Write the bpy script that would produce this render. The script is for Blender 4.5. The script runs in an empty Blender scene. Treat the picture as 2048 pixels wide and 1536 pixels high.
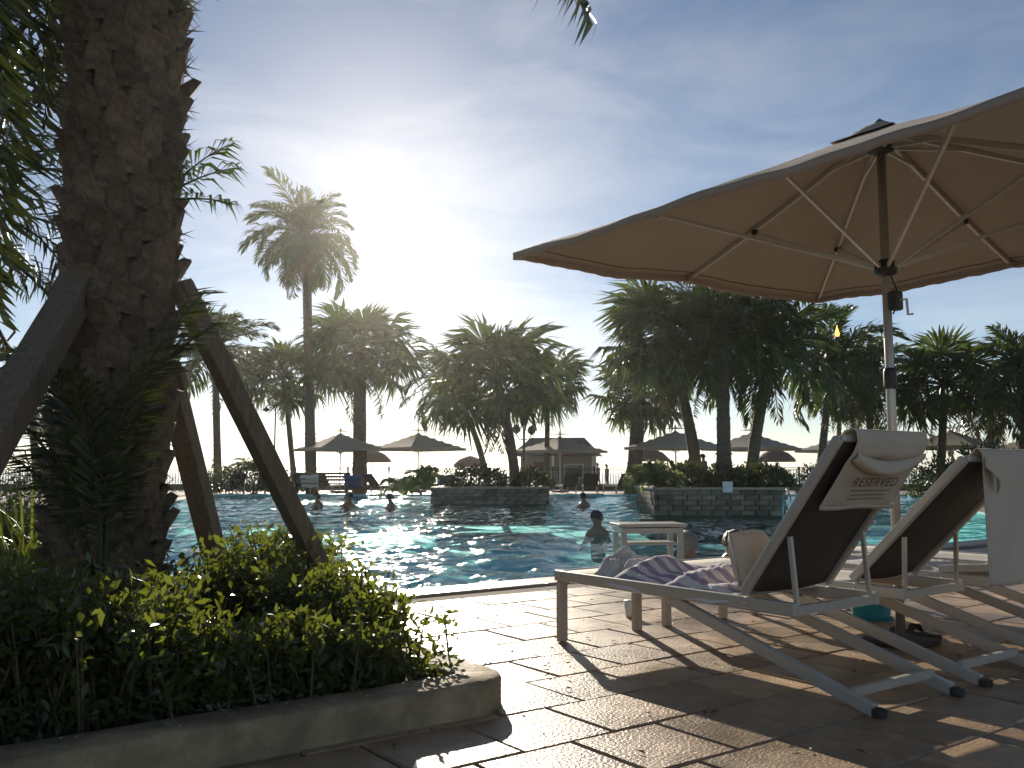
import bpy, math, random
import numpy as np
from mathutils import Vector, Matrix, Euler
S = bpy.context.scene
COL = S.collection
PI = math.pi
# ------------------------------------------------------------------ camera, sky, sun, exposure
F, HZ, EYE = 900.0, 472.0, 0.95
PITCH = math.atan((HZ - 384) / F)
cd = bpy.data.cameras.new('camera'); cam = bpy.data.objects.new('camera', cd); COL.objects.link(cam); S.camera = cam
cam.location = (0, 0, EYE); cam.rotation_euler = (PI / 2 + PITCH, 0, 0)
cd.sensor_width = 36; cd.lens = F * 36 / 1024; cd.clip_start = 0.05; cd.clip_end = 12000

def ray(px, py):
    x, z = (px - 512) / F, (384 - py) / F
    c, s = math.cos(PITCH), math.sin(PITCH)
    return Vector((x, c - z * s, s + z * c))
def at(px, py, d):
    r = ray(px, py); return Vector((0, 0, EYE)) + r * (d / r.y)
def ground(px, py, z=0.0):
    r = ray(px, py); return Vector((0, 0, EYE)) + r * ((z - EYE) / r.z)

sd = ray(385, 172).normalized()
EL, AZ = math.asin(sd.z), math.atan2(sd.x, sd.y)
W = bpy.data.worlds.new('World'); S.world = W; W.use_nodes = True
nt = W.node_tree; N = nt.nodes; LK = nt.links
bg = N['Background']
sk = N.new('ShaderNodeTexSky'); sk.sky_type = 'NISHITA'; sk.sun_disc = False
sk.sun_elevation = EL; sk.sun_rotation = AZ
sk.air_density = 0.8; sk.dust_density = 0.13; sk.ozone_density = 1.8; sk.altitude = 0
tc = N.new('ShaderNodeTexCoord')
mp = N.new('ShaderNodeMapping'); mp.inputs['Scale'].default_value = (1.0, 1.0, 3.4)
LK.new(tc.outputs['Generated'], mp.inputs['Vector'])
nz = N.new('ShaderNodeTexNoise'); nz.inputs['Scale'].default_value = 3.1; nz.inputs['Detail'].default_value = 9; nz.inputs['Roughness'].default_value = 0.6; nz.inputs['Distortion'].default_value = 0.5
LK.new(mp.outputs['Vector'], nz.inputs['Vector'])
cr = N.new('ShaderNodeMapRange'); cr.inputs['From Min'].default_value = 0.38; cr.inputs['From Max'].default_value = 0.72; cr.inputs['To Max'].default_value = 0.75
LK.new(nz.outputs['Fac'], cr.inputs['Value'])
# thin cloud veil: whiter and brighter than the clear sky behind it
hs = N.new('ShaderNodeHueSaturation'); hs.inputs['Saturation'].default_value = 0.45; hs.inputs['Value'].default_value = 1.3
LK.new(sk.outputs['Color'], hs.inputs['Color'])
mx = N.new('ShaderNodeMix'); mx.data_type = 'RGBA'
LK.new(cr.outputs['Result'], mx.inputs['Factor']); LK.new(sk.outputs['Color'], mx.inputs['A']); LK.new(hs.outputs['Color'], mx.inputs['B'])
LK.new(mx.outputs['Result'], bg.inputs['Color']); bg.inputs['Strength'].default_value = 0.07
sl = bpy.data.lights.new('sun', 'SUN'); sl.energy = 5.0; sl.angle = math.radians(0.6); sl.color = (1.0, 0.90, 0.74)
sun = bpy.data.objects.new('sun', sl); COL.objects.link(sun)
sun.rotation_euler = (-sd).to_track_quat('-Z', 'Y').to_euler()
S.view_settings.view_transform = 'Standard'; S.view_settings.look = 'None'
S.view_settings.exposure = 0.3; S.view_settings.gamma = 1.0; S.view_settings.use_curve_mapping = False
try:
    S.cycles.max_bounces = 8; S.cycles.transparent_max_bounces = 12
except Exception:
    pass

# ------------------------------------------------------------------ helpers
E1 = Vector((math.cos(0.628), math.sin(0.628), 0)); E2 = Vector((-E1.y, E1.x, 0))
YAW = 0.628

def mat(name, col, rough=0.6, metal=0.0, spec=0.5, var=0.0, vscale=8.0, bump=0.0, bscale=60.0, trans=None, rvar=0.0, col2=None, objvar=0.0, coat=0.0, stretch=None, stain=None):
    m = bpy.data.materials.new(name); m.use_nodes = True
    t = m.node_tree; n = t.nodes; p = n['Principled BSDF']
    p.inputs['Base Color'].default_value = (*col, 1); p.inputs['Roughness'].default_value = rough
    p.inputs['Metallic'].default_value = metal; p.inputs['Specular IOR Level'].default_value = spec
    p.inputs['Coat Weight'].default_value = coat
    co = n.new('ShaderNodeTexCoord'); vec = co.outputs['Object']
    if stretch:
        mpn = n.new('ShaderNodeMapping'); mpn.inputs['Scale'].default_value = stretch
        t.links.new(vec, mpn.inputs['Vector']); vec = mpn.outputs['Vector']
    csock = None
    if var or col2:
        a = n.new('ShaderNodeTexNoise'); a.inputs['Scale'].default_value = vscale; a.inputs['Detail'].default_value = 6; a.inputs['Roughness'].default_value = 0.65
        t.links.new(vec, a.inputs['Vector'])
        r = n.new('ShaderNodeValToRGB'); r.color_ramp.elements[0].position = 0.3; r.color_ramp.elements[1].position = 0.7
        c2 = col2 if col2 else tuple(min(1, c * (1 + var)) for c in col)
        c1 = col if col2 else tuple(c * (1 - var) for c in col)
        r.color_ramp.elements[0].color = (*c1, 1); r.color_ramp.elements[1].color = (*c2, 1)
        t.links.new(a.outputs['Fac'], r.inputs['Fac']); csock = r.outputs['Color']
        if rvar:
            mr = n.new('ShaderNodeMapRange'); mr.inputs['To Min'].default_value = max(0.03, rough - rvar); mr.inputs['To Max'].default_value = rough + rvar
            t.links.new(a.outputs['Fac'], mr.inputs['Value']); t.links.new(mr.outputs['Result'], p.inputs['Roughness'])
    if objvar:
        oi = n.new('ShaderNodeObjectInfo'); hv = n.new('ShaderNodeHueSaturation')
        mr = n.new('ShaderNodeMapRange'); mr.inputs['To Min'].default_value = 1 - objvar; mr.inputs['To Max'].default_value = 1 + objvar
        t.links.new(oi.outputs['Random'], mr.inputs['Value']); t.links.new(mr.outputs['Result'], hv.inputs['Value'])
        if csock: t.links.new(csock, hv.inputs['Color'])
        else: hv.inputs['Color'].default_value = (*col, 1)
        csock = hv.outputs['Color']
    if stain:                                        # broad blotches of dirt, laid out in world space
        ge = n.new('ShaderNodeNewGeometry'); sn = n.new('ShaderNodeTexNoise'); sn.inputs['Scale'].default_value = stain[0]; sn.inputs['Detail'].default_value = 8; sn.inputs['Roughness'].default_value = 0.7
        t.links.new(ge.outputs['Position'], sn.inputs['Vector']); sr = n.new('ShaderNodeMapRange'); sr.inputs['From Min'].default_value = .40; sr.inputs['From Max'].default_value = .62; sr.inputs['To Min'].default_value = stain[1]; sr.inputs['To Max'].default_value = 1.08
        t.links.new(sn.outputs['Fac'], sr.inputs['Value']); sm = n.new('ShaderNodeMix'); sm.data_type = 'RGBA'; sm.blend_type = 'MULTIPLY'; sm.inputs['Factor'].default_value = 1.0
        t.links.new(csock, sm.inputs['A']); t.links.new(sr.outputs['Result'], sm.inputs['B']); csock = sm.outputs['Result']
        rr = n.new('ShaderNodeMapRange'); rr.inputs['From Min'].default_value = .36; rr.inputs['From Max'].default_value = .66; rr.inputs['To Min'].default_value = max(.1, rough - .16); rr.inputs['To Max'].default_value = rough + .14
        t.links.new(sn.outputs['Fac'], rr.inputs['Value']); t.links.new(rr.outputs['Result'], p.inputs['Roughness'])
    if csock: t.links.new(csock, p.inputs['Base Color'])
    nsock = None
    if bump:
        b = n.new('ShaderNodeTexNoise'); b.inputs['Scale'].default_value = bscale; b.inputs['Detail'].default_value = 5
        t.links.new(vec, b.inputs['Vector'])
        bn = n.new('ShaderNodeBump'); bn.inputs['Strength'].default_value = bump; bn.inputs['Distance'].default_value = 0.01
        t.links.new(b.outputs['Fac'], bn.inputs['Height']); t.links.new(bn.outputs['Normal'], p.inputs['Normal'])
    if trans:
        tb = n.new('ShaderNodeBsdfTranslucent'); tb.inputs['Color'].default_value = (*trans[0], 1)
        ms = n.new('ShaderNodeMixShader'); ms.inputs['Fac'].default_value = trans[1]
        t.links.new(p.outputs['BSDF'], ms.inputs[1]); t.links.new(tb.outputs['BSDF'], ms.inputs[2])
        t.links.new(ms.outputs['Shader'], n['Material Output'].inputs['Surface'])
    return m

M = {}
M['paver'] = mat('paver stone', (0.40, 0.262, 0.145), 0.42, var=0.32, vscale=9, bump=0.5, bscale=70, objvar=0.3, spec=0.55, stain=(1.1, .62))
M['joint'] = mat('sand joint', (0.10, 0.075, 0.05), 0.9, var=0.3)
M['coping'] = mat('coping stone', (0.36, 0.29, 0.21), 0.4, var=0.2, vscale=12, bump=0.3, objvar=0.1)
M['deck'] = mat('deck paving', (0.27, 0.21, 0.15), 0.6, var=0.25, vscale=2.0, bump=0.3, bscale=20)
M['sand'] = mat('beach sand', (0.50, 0.43, 0.33), 0.9, var=0.12, vscale=0.5)
M['stucco'] = mat('planter stucco', (0.37, 0.285, 0.165), 0.75, var=0.28, vscale=7, bump=0.5, bscale=40, stain=(2.6, .55))
M['soil'] = mat('soil', (0.035, 0.026, 0.018), 0.95, var=0.4, vscale=20, bump=0.8, bscale=30)
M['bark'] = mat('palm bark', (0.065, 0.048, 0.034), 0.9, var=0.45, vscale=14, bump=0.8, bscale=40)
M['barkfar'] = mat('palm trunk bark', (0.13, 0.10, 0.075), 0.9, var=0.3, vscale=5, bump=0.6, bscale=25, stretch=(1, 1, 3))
M['boot'] = mat('leaf base', (0.115, 0.085, 0.055), 0.9, var=0.6, vscale=25, bump=0.6, bscale=60, objvar=0.3)
M['fibre'] = mat('palm fibre', (0.12, 0.085, 0.055), 0.95, var=0.3)
M['timber'] = mat('weathered timber', (0.16, 0.125, 0.085), 0.8, var=0.35, vscale=10, bump=0.5, bscale=50, stretch=(6, 6, 0.6))
M['leaf'] = mat('palm leaf', (0.045, 0.072, 0.022), 0.40, var=0.4, vscale=2, trans=((0.15, 0.21, 0.03), 0.25), objvar=0.25)
M['leafnear'] = mat('date palm leaf', (0.040, 0.056, 0.020), 0.40, var=0.4, vscale=2, trans=((0.10, 0.13, 0.02), 0.14), objvar=0.25)
M['leafold'] = mat('dry palm leaf', (0.13, 0.10, 0.05), 0.6, var=0.3, vscale=2, trans=((0.2, 0.15, 0.05), 0.25), objvar=0.2)
M['rachis'] = mat('frond stalk', (0.12, 0.11, 0.045), 0.5, var=0.2)
M['shrub'] = mat('shrub leaf', (0.038, 0.062, 0.018), 0.30, var=0.5, vscale=6, trans=((0.30, 0.35, 0.035), 0.3), spec=0.6)
M['shrubfar'] = mat('dark shrub leaf', (0.04, 0.06, 0.025), 0.35, var=0.4, vscale=1.5, trans=((0.10, 0.14, 0.03), 0.22), spec=0.6)
M['areca'] = mat('glossy palm leaflet', (0.09, 0.12, 0.045), 0.22, var=0.2, vscale=3, trans=((0.35, 0.40, 0.14), 0.45), spec=0.8)
M['stem'] = mat('woody stem', (0.09, 0.07, 0.045), 0.8, var=0.3)
M['canopy'] = mat('parasol canvas', (0.40, 0.32, 0.255), 0.85, var=0.08, vscale=2, bump=0.45, bscale=7, trans=((0.35, 0.25, 0.17), 0.07))
M['canopyfar'] = mat('far parasol canvas', (0.46, 0.40, 0.33), 0.85, var=0.05, vscale=1, trans=((0.5, 0.36, 0.2), 0.12), objvar=0.12)
M['canopybrown'] = mat('brown beach parasol canvas', (0.16, 0.11, 0.08), 0.85, var=0.08, trans=((0.2, 0.12, 0.06), 0.1))
M['alu'] = mat('painted aluminium', (0.55, 0.53, 0.49), 0.32, metal=0.25, var=0.05, vscale=20)
M['polem'] = mat('brushed pole', (0.48, 0.45, 0.41), 0.35, metal=0.5, var=0.06, vscale=20)
M['hub'] = mat('dark hub plastic', (0.03, 0.028, 0.025), 0.5, var=0.1)
M['frame'] = mat('lounger frame', (0.50, 0.47, 0.42), 0.3, metal=0.2, var=0.05, vscale=20)
M['sling'] = mat('dark sling mesh', (0.055, 0.046, 0.04), 0.75, var=0.15, vscale=30, bump=0.3, bscale=300)
M['cover'] = mat('cream cotton cover', (0.62, 0.56, 0.46), 0.9, var=0.06, vscale=5, bump=0.35, bscale=22, trans=((0.6, 0.5, 0.38), 0.14))
M['print'] = mat('brown print', (0.14, 0.10, 0.07), 0.9, var=0.05)
M['seat'] = mat('seat sling', (0.40, 0.36, 0.31), 0.75, var=0.08, vscale=20, bump=0.2, bscale=200)
M['white'] = mat('white plastic', (0.78, 0.77, 0.74), 0.35, var=0.03)
M['signw'] = mat('white sign board', (0.74, 0.73, 0.70), 0.5, var=0.04)
M['towelw'] = mat('white terry towel', (0.74, 0.71, 0.68), 0.95, var=0.06, bump=0.8, bscale=130, trans=((0.7, 0.66, 0.6), 0.15))
M['towelb'] = mat('blue towel', (0.03, 0.10, 0.26), 0.95, var=0.15, bump=0.5, bscale=100)
M['teal'] = mat('turquoise canvas', (0.01, 0.26, 0.30), 0.7, var=0.15, vscale=12, bump=0.3)
M['sandal'] = mat('dark sandal rubber', (0.03, 0.024, 0.02), 0.6, var=0.1)
M['skin'] = mat('skin', (0.42, 0.25, 0.17), 0.45, var=0.08, vscale=10)
M['skin2'] = mat('tanned skin', (0.28, 0.155, 0.10), 0.45, var=0.08, vscale=10)
M['hair'] = mat('dark hair', (0.018, 0.013, 0.01), 0.45, var=0.3, vscale=60, bump=0.6, bscale=120)
M['hairg'] = mat('grey hair', (0.24, 0.225, 0.21), 0.6, var=0.3, vscale=60, bump=0.8, bscale=90)
M['hairb'] = mat('brown hair', (0.06, 0.035, 0.02), 0.45, var=0.3, vscale=60, bump=0.6, bscale=120)
M['shirt'] = mat('slate blue swim shirt', (0.08, 0.11, 0.16), 0.7, var=0.1)
M['black'] = mat('black swimwear', (0.015, 0.015, 0.018), 0.6, var=0.1)
M['red'] = mat('red swim shorts', (0.35, 0.03, 0.025), 0.7, var=0.1)
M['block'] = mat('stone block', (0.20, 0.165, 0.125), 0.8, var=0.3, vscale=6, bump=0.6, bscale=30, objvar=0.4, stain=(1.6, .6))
M['mortar'] = mat('mortar', (0.05, 0.042, 0.033), 0.9, var=0.2)
M['wood'] = mat('dark bench wood', (0.14, 0.095, 0.06), 0.6, var=0.3, vscale=6, bump=0.3, stretch=(1, 8, 8))
M['iron'] = mat('dark painted iron', (0.04, 0.04, 0.042), 0.5, var=0.1)
M['steel'] = mat('polished steel', (0.7, 0.7, 0.7), 0.12, metal=1.0, var=0.03)
M['hutwall'] = mat('hut wall boards', (0.33, 0.32, 0.29), 0.8, var=0.1)
M['hutroof'] = mat('hut shingles', (0.10, 0.095, 0.09), 0.85, var=0.3, vscale=4)
M['glass'] = mat('window glass', (0.03, 0.05, 0.06), 0.06, spec=0.8, var=0.05)
M['leafglint'] = mat('glint white leaf', (0.75, 0.73, 0.68), 0.7, var=0.05, trans=((0.7, 0.68, 0.6), 0.4))  # leaf flakes on the kerb: the white is a glint put into their colour
M['orange'] = mat('orange float vinyl', (0.55, 0.12, 0.03), 0.35, var=0.1)

def emis(name, col, st):
    m = bpy.data.materials.new(name); m.use_nodes = True; p = m.node_tree.nodes['Principled BSDF']
    a = m.node_tree.nodes.new('ShaderNodeTexNoise'); a.inputs['Scale'].default_value = 6
    r = m.node_tree.nodes.new('ShaderNodeValToRGB'); r.color_ramp.elements[0].color = (*col, 1); r.color_ramp.elements[1].color = (1, 0.6, 0.15, 1)
    m.node_tree.links.new(a.outputs['Fac'], r.inputs['Fac']); m.node_tree.links.new(r.outputs['Color'], p.inputs['Emission Color'])
    p.inputs['Base Color'].default_value = (*col, 1); p.inputs['Emission Strength'].default_value = st
    return m
M['flame'] = emis('torch flame', (1.0, 0.22, 0.03), 2.2)

def stripes(name, c1, c2, scale, axis):
    m = mat(name, c1, 0.9, bump=0.6, bscale=90)
    t = m.node_tree; n = t.nodes; co = n.new('ShaderNodeTexCoord'); w = n.new('ShaderNodeTexWave')
    w.bands_direction = axis; w.inputs['Scale'].default_value = scale; w.inputs['Distortion'].default_value = 0.3
    t.links.new(co.outputs['Object'], w.inputs['Vector'])
    r = n.new('ShaderNodeValToRGB'); r.color_ramp.interpolation = 'LINEAR'; r.color_ramp.elements[0].position = 0.42; r.color_ramp.elements[1].position = 0.58
    r.color_ramp.elements[0].color = (*c1, 1); r.color_ramp.elements[1].color = (*c2, 1)
    t.links.new(w.outputs['Fac'], r.inputs['Fac']); t.links.new(r.outputs['Color'], n['Principled BSDF'].inputs['Base Color'])
    return m
M['striped'] = stripes('lavender striped towel', (0.72, 0.69, 0.68), (0.36, 0.29, 0.40), 4.5, 'X')

def water(name, tint, b1, b2, scale1, scale2, rough):
    m = bpy.data.materials.new(name); m.use_nodes = True; t = m.node_tree; n = t.nodes
    n.remove(n['Principled BSDF'])
    co = n.new('ShaderNodeTexCoord'); mpn = n.new('ShaderNodeMapping'); mpn.inputs['Rotation'].default_value = (0, 0, 0.3); mpn.inputs['Scale'].default_value = (0.75, 1.25, 1)
    t.links.new(co.outputs['Object'], mpn.inputs['Vector'])
    n1 = n.new('ShaderNodeTexNoise'); n1.inputs['Scale'].default_value = scale1; n1.inputs['Detail'].default_value = 3; n1.inputs['Distortion'].default_value = 0.6
    n2 = n.new('ShaderNodeTexNoise'); n2.inputs['Scale'].default_value = scale2; n2.inputs['Detail'].default_value = 3
    for q in (n1, n2): t.links.new(mpn.outputs['Vector'], q.inputs['Vector'])
    bA = n.new('ShaderNodeBump'); bA.inputs['Strength'].default_value = 1.0; bA.inputs['Distance'].default_value = b1
    bB = n.new('ShaderNodeBump'); bB.inputs['Strength'].default_value = 1.0; bB.inputs['Distance'].default_value = b2
    t.links.new(n1.outputs['Fac'], bA.inputs['Height']); t.links.new(n2.outputs['Fac'], bB.inputs['Height'])
    t.links.new(bA.outputs['Normal'], bB.inputs['Normal'])
    fr = n.new('ShaderNodeFresnel'); fr.inputs['IOR'].default_value = 1.33; t.links.new(bB.outputs['Normal'], fr.inputs['Normal'])
    gl = n.new('ShaderNodeBsdfGlossy'); gl.inputs['Roughness'].default_value = rough; t.links.new(bB.outputs['Normal'], gl.inputs['Normal'])
    tr = n.new('ShaderNodeBsdfTransparent'); tr.inputs['Color'].default_value = (*tint, 1)
    ms = n.new('ShaderNodeMixShader'); ge = n.new('ShaderNodeNewGeometry'); fc = n.new('ShaderNodeMath'); fc.operation = 'SUBTRACT'; fc.use_clamp = True   # light coming up from below passes: no total reflection without refraction
    t.links.new(fr.outputs['Fac'], fc.inputs[0]); t.links.new(ge.outputs['Backfacing'], fc.inputs[1]); t.links.new(fc.outputs['Value'], ms.inputs['Fac']); t.links.new(tr.outputs['BSDF'], ms.inputs[1]); t.links.new(gl.outputs['BSDF'], ms.inputs[2])
    t.links.new(ms.outputs['Shader'], n['Material Output'].inputs['Surface'])
    return m
M['water'] = water('pool water', (0.70, 0.95, 0.95), 0.016, 0.007, 4.0, 12.0, 0.06)
M['basin'] = mat('turquoise pool plaster', (0.22, 0.58, 0.60), 0.7, var=0.2, vscale=.6)
M['sea'] = mat('sea water', (0.03, 0.07, 0.08), 0.16, var=0.2, vscale=0.2, bump=0.8, bscale=0.8)

class MB:
    def __init__(s): s.v = []; s.f = []
    def add(s, vs, fs):
        o = len(s.v); s.v += [tuple(v) for v in vs]; s.f += [tuple(i + o for i in f) for f in fs]; return s
    def box(s, c, size, rot=None, taper=1.0):
        x, y, z = (q / 2 for q in size); c = Vector(c)
        p = [Vector((a * x * (taper if k > 0 else 1), b * y * (taper if k > 0 else 1), k * z)) for k in (-1, 1) for a, b in ((-1, -1), (1, -1), (1, 1), (-1, 1))]
        if rot is not None: p = [rot @ q for q in p]
        return s.add([q + c for q in p], [(0, 3, 2, 1), (4, 5, 6, 7), (0, 1, 5, 4), (1, 2, 6, 5), (2, 3, 7, 6), (3, 0, 4, 7)])
    def bar(s, a, b, w, t, up=(0, 0, 1)):
        a, b = Vector(a), Vector(b); d = (b - a); L = d.length; d.normalize(); u = Vector(up)
        if abs(d.dot(u)) > 0.98: u = Vector((0, 1, 0))
        x = d.cross(u).normalized(); z = x.cross(d)
        R = Matrix((x, d, z)).transposed()
        return s.box((a + b) / 2, (w, L, t), R)
    def tube(s, pts, r, n=8, cap=True):
        pts = [Vector(p) for p in pts]; rs = r if isinstance(r, (list, tuple)) else [r] * len(pts)
        o = len(s.v); K = len(pts); prev = None
        for i, p in enumerate(pts):
            d = (pts[min(i + 1, K - 1)] - pts[max(i - 1, 0)])
            d = d.normalized() if d.length > 1e-9 else Vector((0, 0, 1))
            if prev is None:
                u = Vector((1, 0, 0)) if abs(d.x) < 0.9 else Vector((0, 1, 0))
            else: u = prev
            a = (u - d * u.dot(d)).normalized(); b = d.cross(a); prev = a
            for k in range(n):
                th = 2 * PI * k / n; s.v.append(tuple(p + (a * math.cos(th) + b * math.sin(th)) * rs[i]))
        for i in range(K - 1):
            for k in range(n):
                k2 = (k + 1) % n; s.f.append((o + i * n + k, o + i * n + k2, o + (i + 1) * n + k2, o + (i + 1) * n + k))
        if cap: s.f.append(tuple(o + k for k in range(n))[::-1]); s.f.append(tuple(o + (K - 1) * n + k for k in range(n)))
        return s
    def lathe(s, c, prof, n=16):
        c = Vector(c); o = len(s.v)
        for r, z in prof:
            for k in range(n): s.v.append(tuple(c + Vector((r * math.cos(2 * PI * k / n), r * math.sin(2 * PI * k / n), z))))
        for i in range(len(prof) - 1):
            for k in range(n):
                k2 = (k + 1) % n; s.f.append((o + i * n + k, o + i * n + k2, o + (i + 1) * n + k2, o + (i + 1) * n + k))
        s.f.append(tuple(o + k for k in range(n))[::-1]); s.f.append(tuple(o + (len(prof) - 1) * n + k for k in range(n)))
        return s
    def grid(s, fn, nu, nv):
        o = len(s.v)
        for j in range(nv + 1):
            for i in range(nu + 1): s.v.append(tuple(fn(i / nu, j / nv)))
        for j in range(nv):
            for i in range(nu):
                a = o + j * (nu + 1) + i; s.f.append((a, a + 1, a + nu + 2, a + nu + 1))
        return s
    def mesh(s, name, m=None, smooth=False):
        me = bpy.data.meshes.new(name); me.from_pydata(s.v, [], s.f); me.update()
        if m: me.materials.append(m)
        if smooth: me.polygons.foreach_set('use_smooth', [True] * len(me.polygons))
        return me
    def build(s, name, m, parent=None, smooth=False, bevel=0.0, seg=2):
        return link(name, s.mesh(name, m, smooth), parent, bevel=bevel, seg=seg)

def link(name, me, parent=None, loc=None, rot=None, scale=None, bevel=0.0, seg=2):
    o = bpy.data.objects.new(name, me); COL.objects.link(o)
    if parent is not None: o.parent = parent
    if loc is not None: o.location = loc
    if rot is not None: o.rotation_euler = rot
    if scale is not None: o.scale = scale if hasattr(scale, '__len__') else (scale,) * 3
    if bevel:
        b = o.modifiers.new('bevel', 'BEVEL'); b.width = bevel; b.segments = seg; b.limit_method = 'ANGLE'
    return o
def solid(o, t, off=0.0):
    q = o.modifiers.new('thickness', 'SOLIDIFY'); q.thickness = t; q.offset = off; return o
def tag(o, label=None, cat=None, group=None, kind=None):
    for k, v in (('label', label), ('category', cat), ('group', group), ('kind', kind)):
        if v: o[k] = v
    return o
def thing(name, label, cat, loc=(0, 0, 0), rz=0.0, group=None):
    o = bpy.data.objects.new(name, None); COL.objects.link(o); o.empty_display_size = 0.1
    o.location = loc; o.rotation_euler = (0, 0, rz); return tag(o, label, cat, group)
def copy_tree(o, parent=None):
    c = o.copy(); COL.objects.link(c); c.parent = parent
    for ch in list(o.children): copy_tree(ch, c)
    return c
def npmesh(name, V, Fq, m=None, smooth=False, mats=None, midx=None):
    me = bpy.data.meshes.new(name); k = Fq.shape[1]
    me.vertices.add(len(V)); me.vertices.foreach_set('co', np.ascontiguousarray(V, np.float32).ravel())
    me.loops.add(Fq.size); me.loops.foreach_set('vertex_index', np.ascontiguousarray(Fq, np.int32).ravel())
    me.polygons.add(len(Fq)); me.polygons.foreach_set('loop_start', np.arange(0, Fq.size, k, dtype=np.int32)); me.polygons.foreach_set('loop_total', np.full(len(Fq), k, np.int32))
    me.update(calc_edges=True); me.validate()
    if m: me.materials.append(m)
    if smooth: me.polygons.foreach_set('use_smooth', [True] * len(Fq))
    return me
def nrm(a): return a / np.maximum(np.linalg.norm(a, axis=-1, keepdims=True), 1e-9)

# ------------------------------------------------------------------ plants
def frond_mesh(name, L, n, ll, w, droop, seed, m, lift=0.25, stalk=0.14, r0=0.018, hang=0.35):
    rg = np.random.default_rng(seed)
    T = np.linspace(0, 1, 25); th = 0.18 - droop * T ** 1.6
    dx = np.cos(th); dz = np.sin(th); side = 0.10 * rg.normal() * T ** 2
    P = np.stack([np.concatenate([[0], np.cumsum(dx[:-1])]) / 24 * L, side * L, np.concatenate([[0], np.cumsum(dz[:-1])]) / 24 * L], 1)
    mb = MB(); mb.tube([tuple(p) for p in P[::3]], [r0 * (1 - 0.85 * t) for t in T[::3]], 4)
    t = np.repeat(np.linspace(stalk, 0.99, n), 2); sg = np.tile([1, -1], n).astype(float)
    t = np.clip(t + rg.normal(0, 0.4 / n, 2 * n), stalk * .8, 1)
    base = np.stack([np.interp(t, T, P[:, i]) for i in range(3)], 1)
    a = np.interp(t, T, th); fwd = np.stack([np.cos(a), 0 * a, np.sin(a)], 1); up = np.stack([-np.sin(a), 0 * a, np.cos(a)], 1); lat = np.stack([0 * a, sg, 0 * a], 1)
    q = (t - stalk) / (1 - stalk); ln = ll * (0.35 + 0.65 * np.sin(PI * np.clip(q * 0.8 + 0.16, 0, 1))) * rg.uniform(0.8, 1.12, 2 * n)
    ang = np.radians(58 - 34 * q + rg.normal(0, 6, 2 * n)); lf = lift + rg.normal(0, 0.16, 2 * n)
    d = nrm(np.cos(ang)[:, None] * fwd + np.sin(ang)[:, None] * lat * 1.0 + lf[:, None] * up)
    g = np.array([0, 0, -1.0]); mid = base + d * ln[:, None] * 0.55; tip = base + nrm(d + g * (hang + rg.uniform(0, .25, 2 * n))[:, None]) * ln[:, None]
    wv = nrm(np.cross(d, np.stack([0 * a, 0 * a, 1 + 0 * a], 1)) + rg.normal(0, 0.25, (2 * n, 3))) * (w * 0.5)
    V = np.concatenate([base, mid + wv, tip, mid - wv], 0); k = 2 * n; i = np.arange(k)
    Fq = np.stack([i, i + k, i + 2 * k, i + 3 * k], 1)
    o = len(mb.v); mb.v += [tuple(v) for v in V]; mb.f += [tuple(int(x) + o for x in f) for f in Fq]
    return mb.mesh(name, m)

FAR = [frond_mesh('frond', 1.0, 40, 0.34, 0.034, 0.55 + 0.3 * i, 10 + i, M['leaf'], lift=0.22, hang=.2) for i in range(5)]
OLD = [frond_mesh('frond', 1.0, 26, 0.28, 0.026, 0.5, 30 + i, M['leafold'], lift=0.0, hang=0.6) for i in range(2)]

def fan_mesh(name, seed, m):
    rg = np.random.default_rng(seed); mb = MB(); pet = .52; dr = rg.uniform(.1, .3)
    mb.tube([(0, 0, 0), (pet * .5, 0, .02), (pet, 0, -dr * .2)], [.018, .013, .010], 4)
    nb = 30; o = Vector((pet, 0, -dr * .2)); V = []
    for i in range(nb):
        a = -2.25 + 4.5 * i / (nb - 1) + rg.normal(0, .03); ln = .50 * (1 - .28 * (abs(a) / 2.3) ** 2) * rg.uniform(.9, 1.08)
        d = Vector((math.cos(a), math.sin(a), .10 * math.cos(2 * a) + rg.normal(0, .06))).normalized(); sv = Vector((-math.sin(a), math.cos(a), rg.choice([-.5, .5]))).normalized() * .024
        mid = o + d * ln * .58; tp_ = o + d * ln + Vector((0, 0, -(.06 + dr * .5) * rg.uniform(.5, 1.6)))
        mb.add([o, mid + sv, tp_, mid - sv], [(0, 1, 2, 3)])
    return mb.mesh(name, m)
FANS = [fan_mesh('frond', 200 + i, M['leaf']) for i in range(5)]
def crown(root, c, R, n, seed, lo=-0.75, hi=1.35, old=3, meshes=None, zs=1.0):
    rg = random.Random(seed); meshes = meshes or FAR
    for i in range(n):
        q = (i + 0.5) / n; el = hi + (lo - hi) * q ** 0.85 + rg.uniform(-0.12, 0.12); az = i * 2.39996 + rg.uniform(-0.3, 0.3)
        k = R * rg.uniform(0.78, 1.18) * (1.05 if el < 0.9 else 0.85)
        link('frond', meshes[rg.randrange(len(meshes))], root, c, (rg.uniform(-.3, .3), -el, az), k)
    for i in range(old):
        link('frond', OLD[i % 2], root, (c[0], c[1], c[2] - 0.12 * R), (0, rg.uniform(0.95, 1.35), rg.uniform(0, 6.28)), R * rg.uniform(0.7, 0.95))

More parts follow.
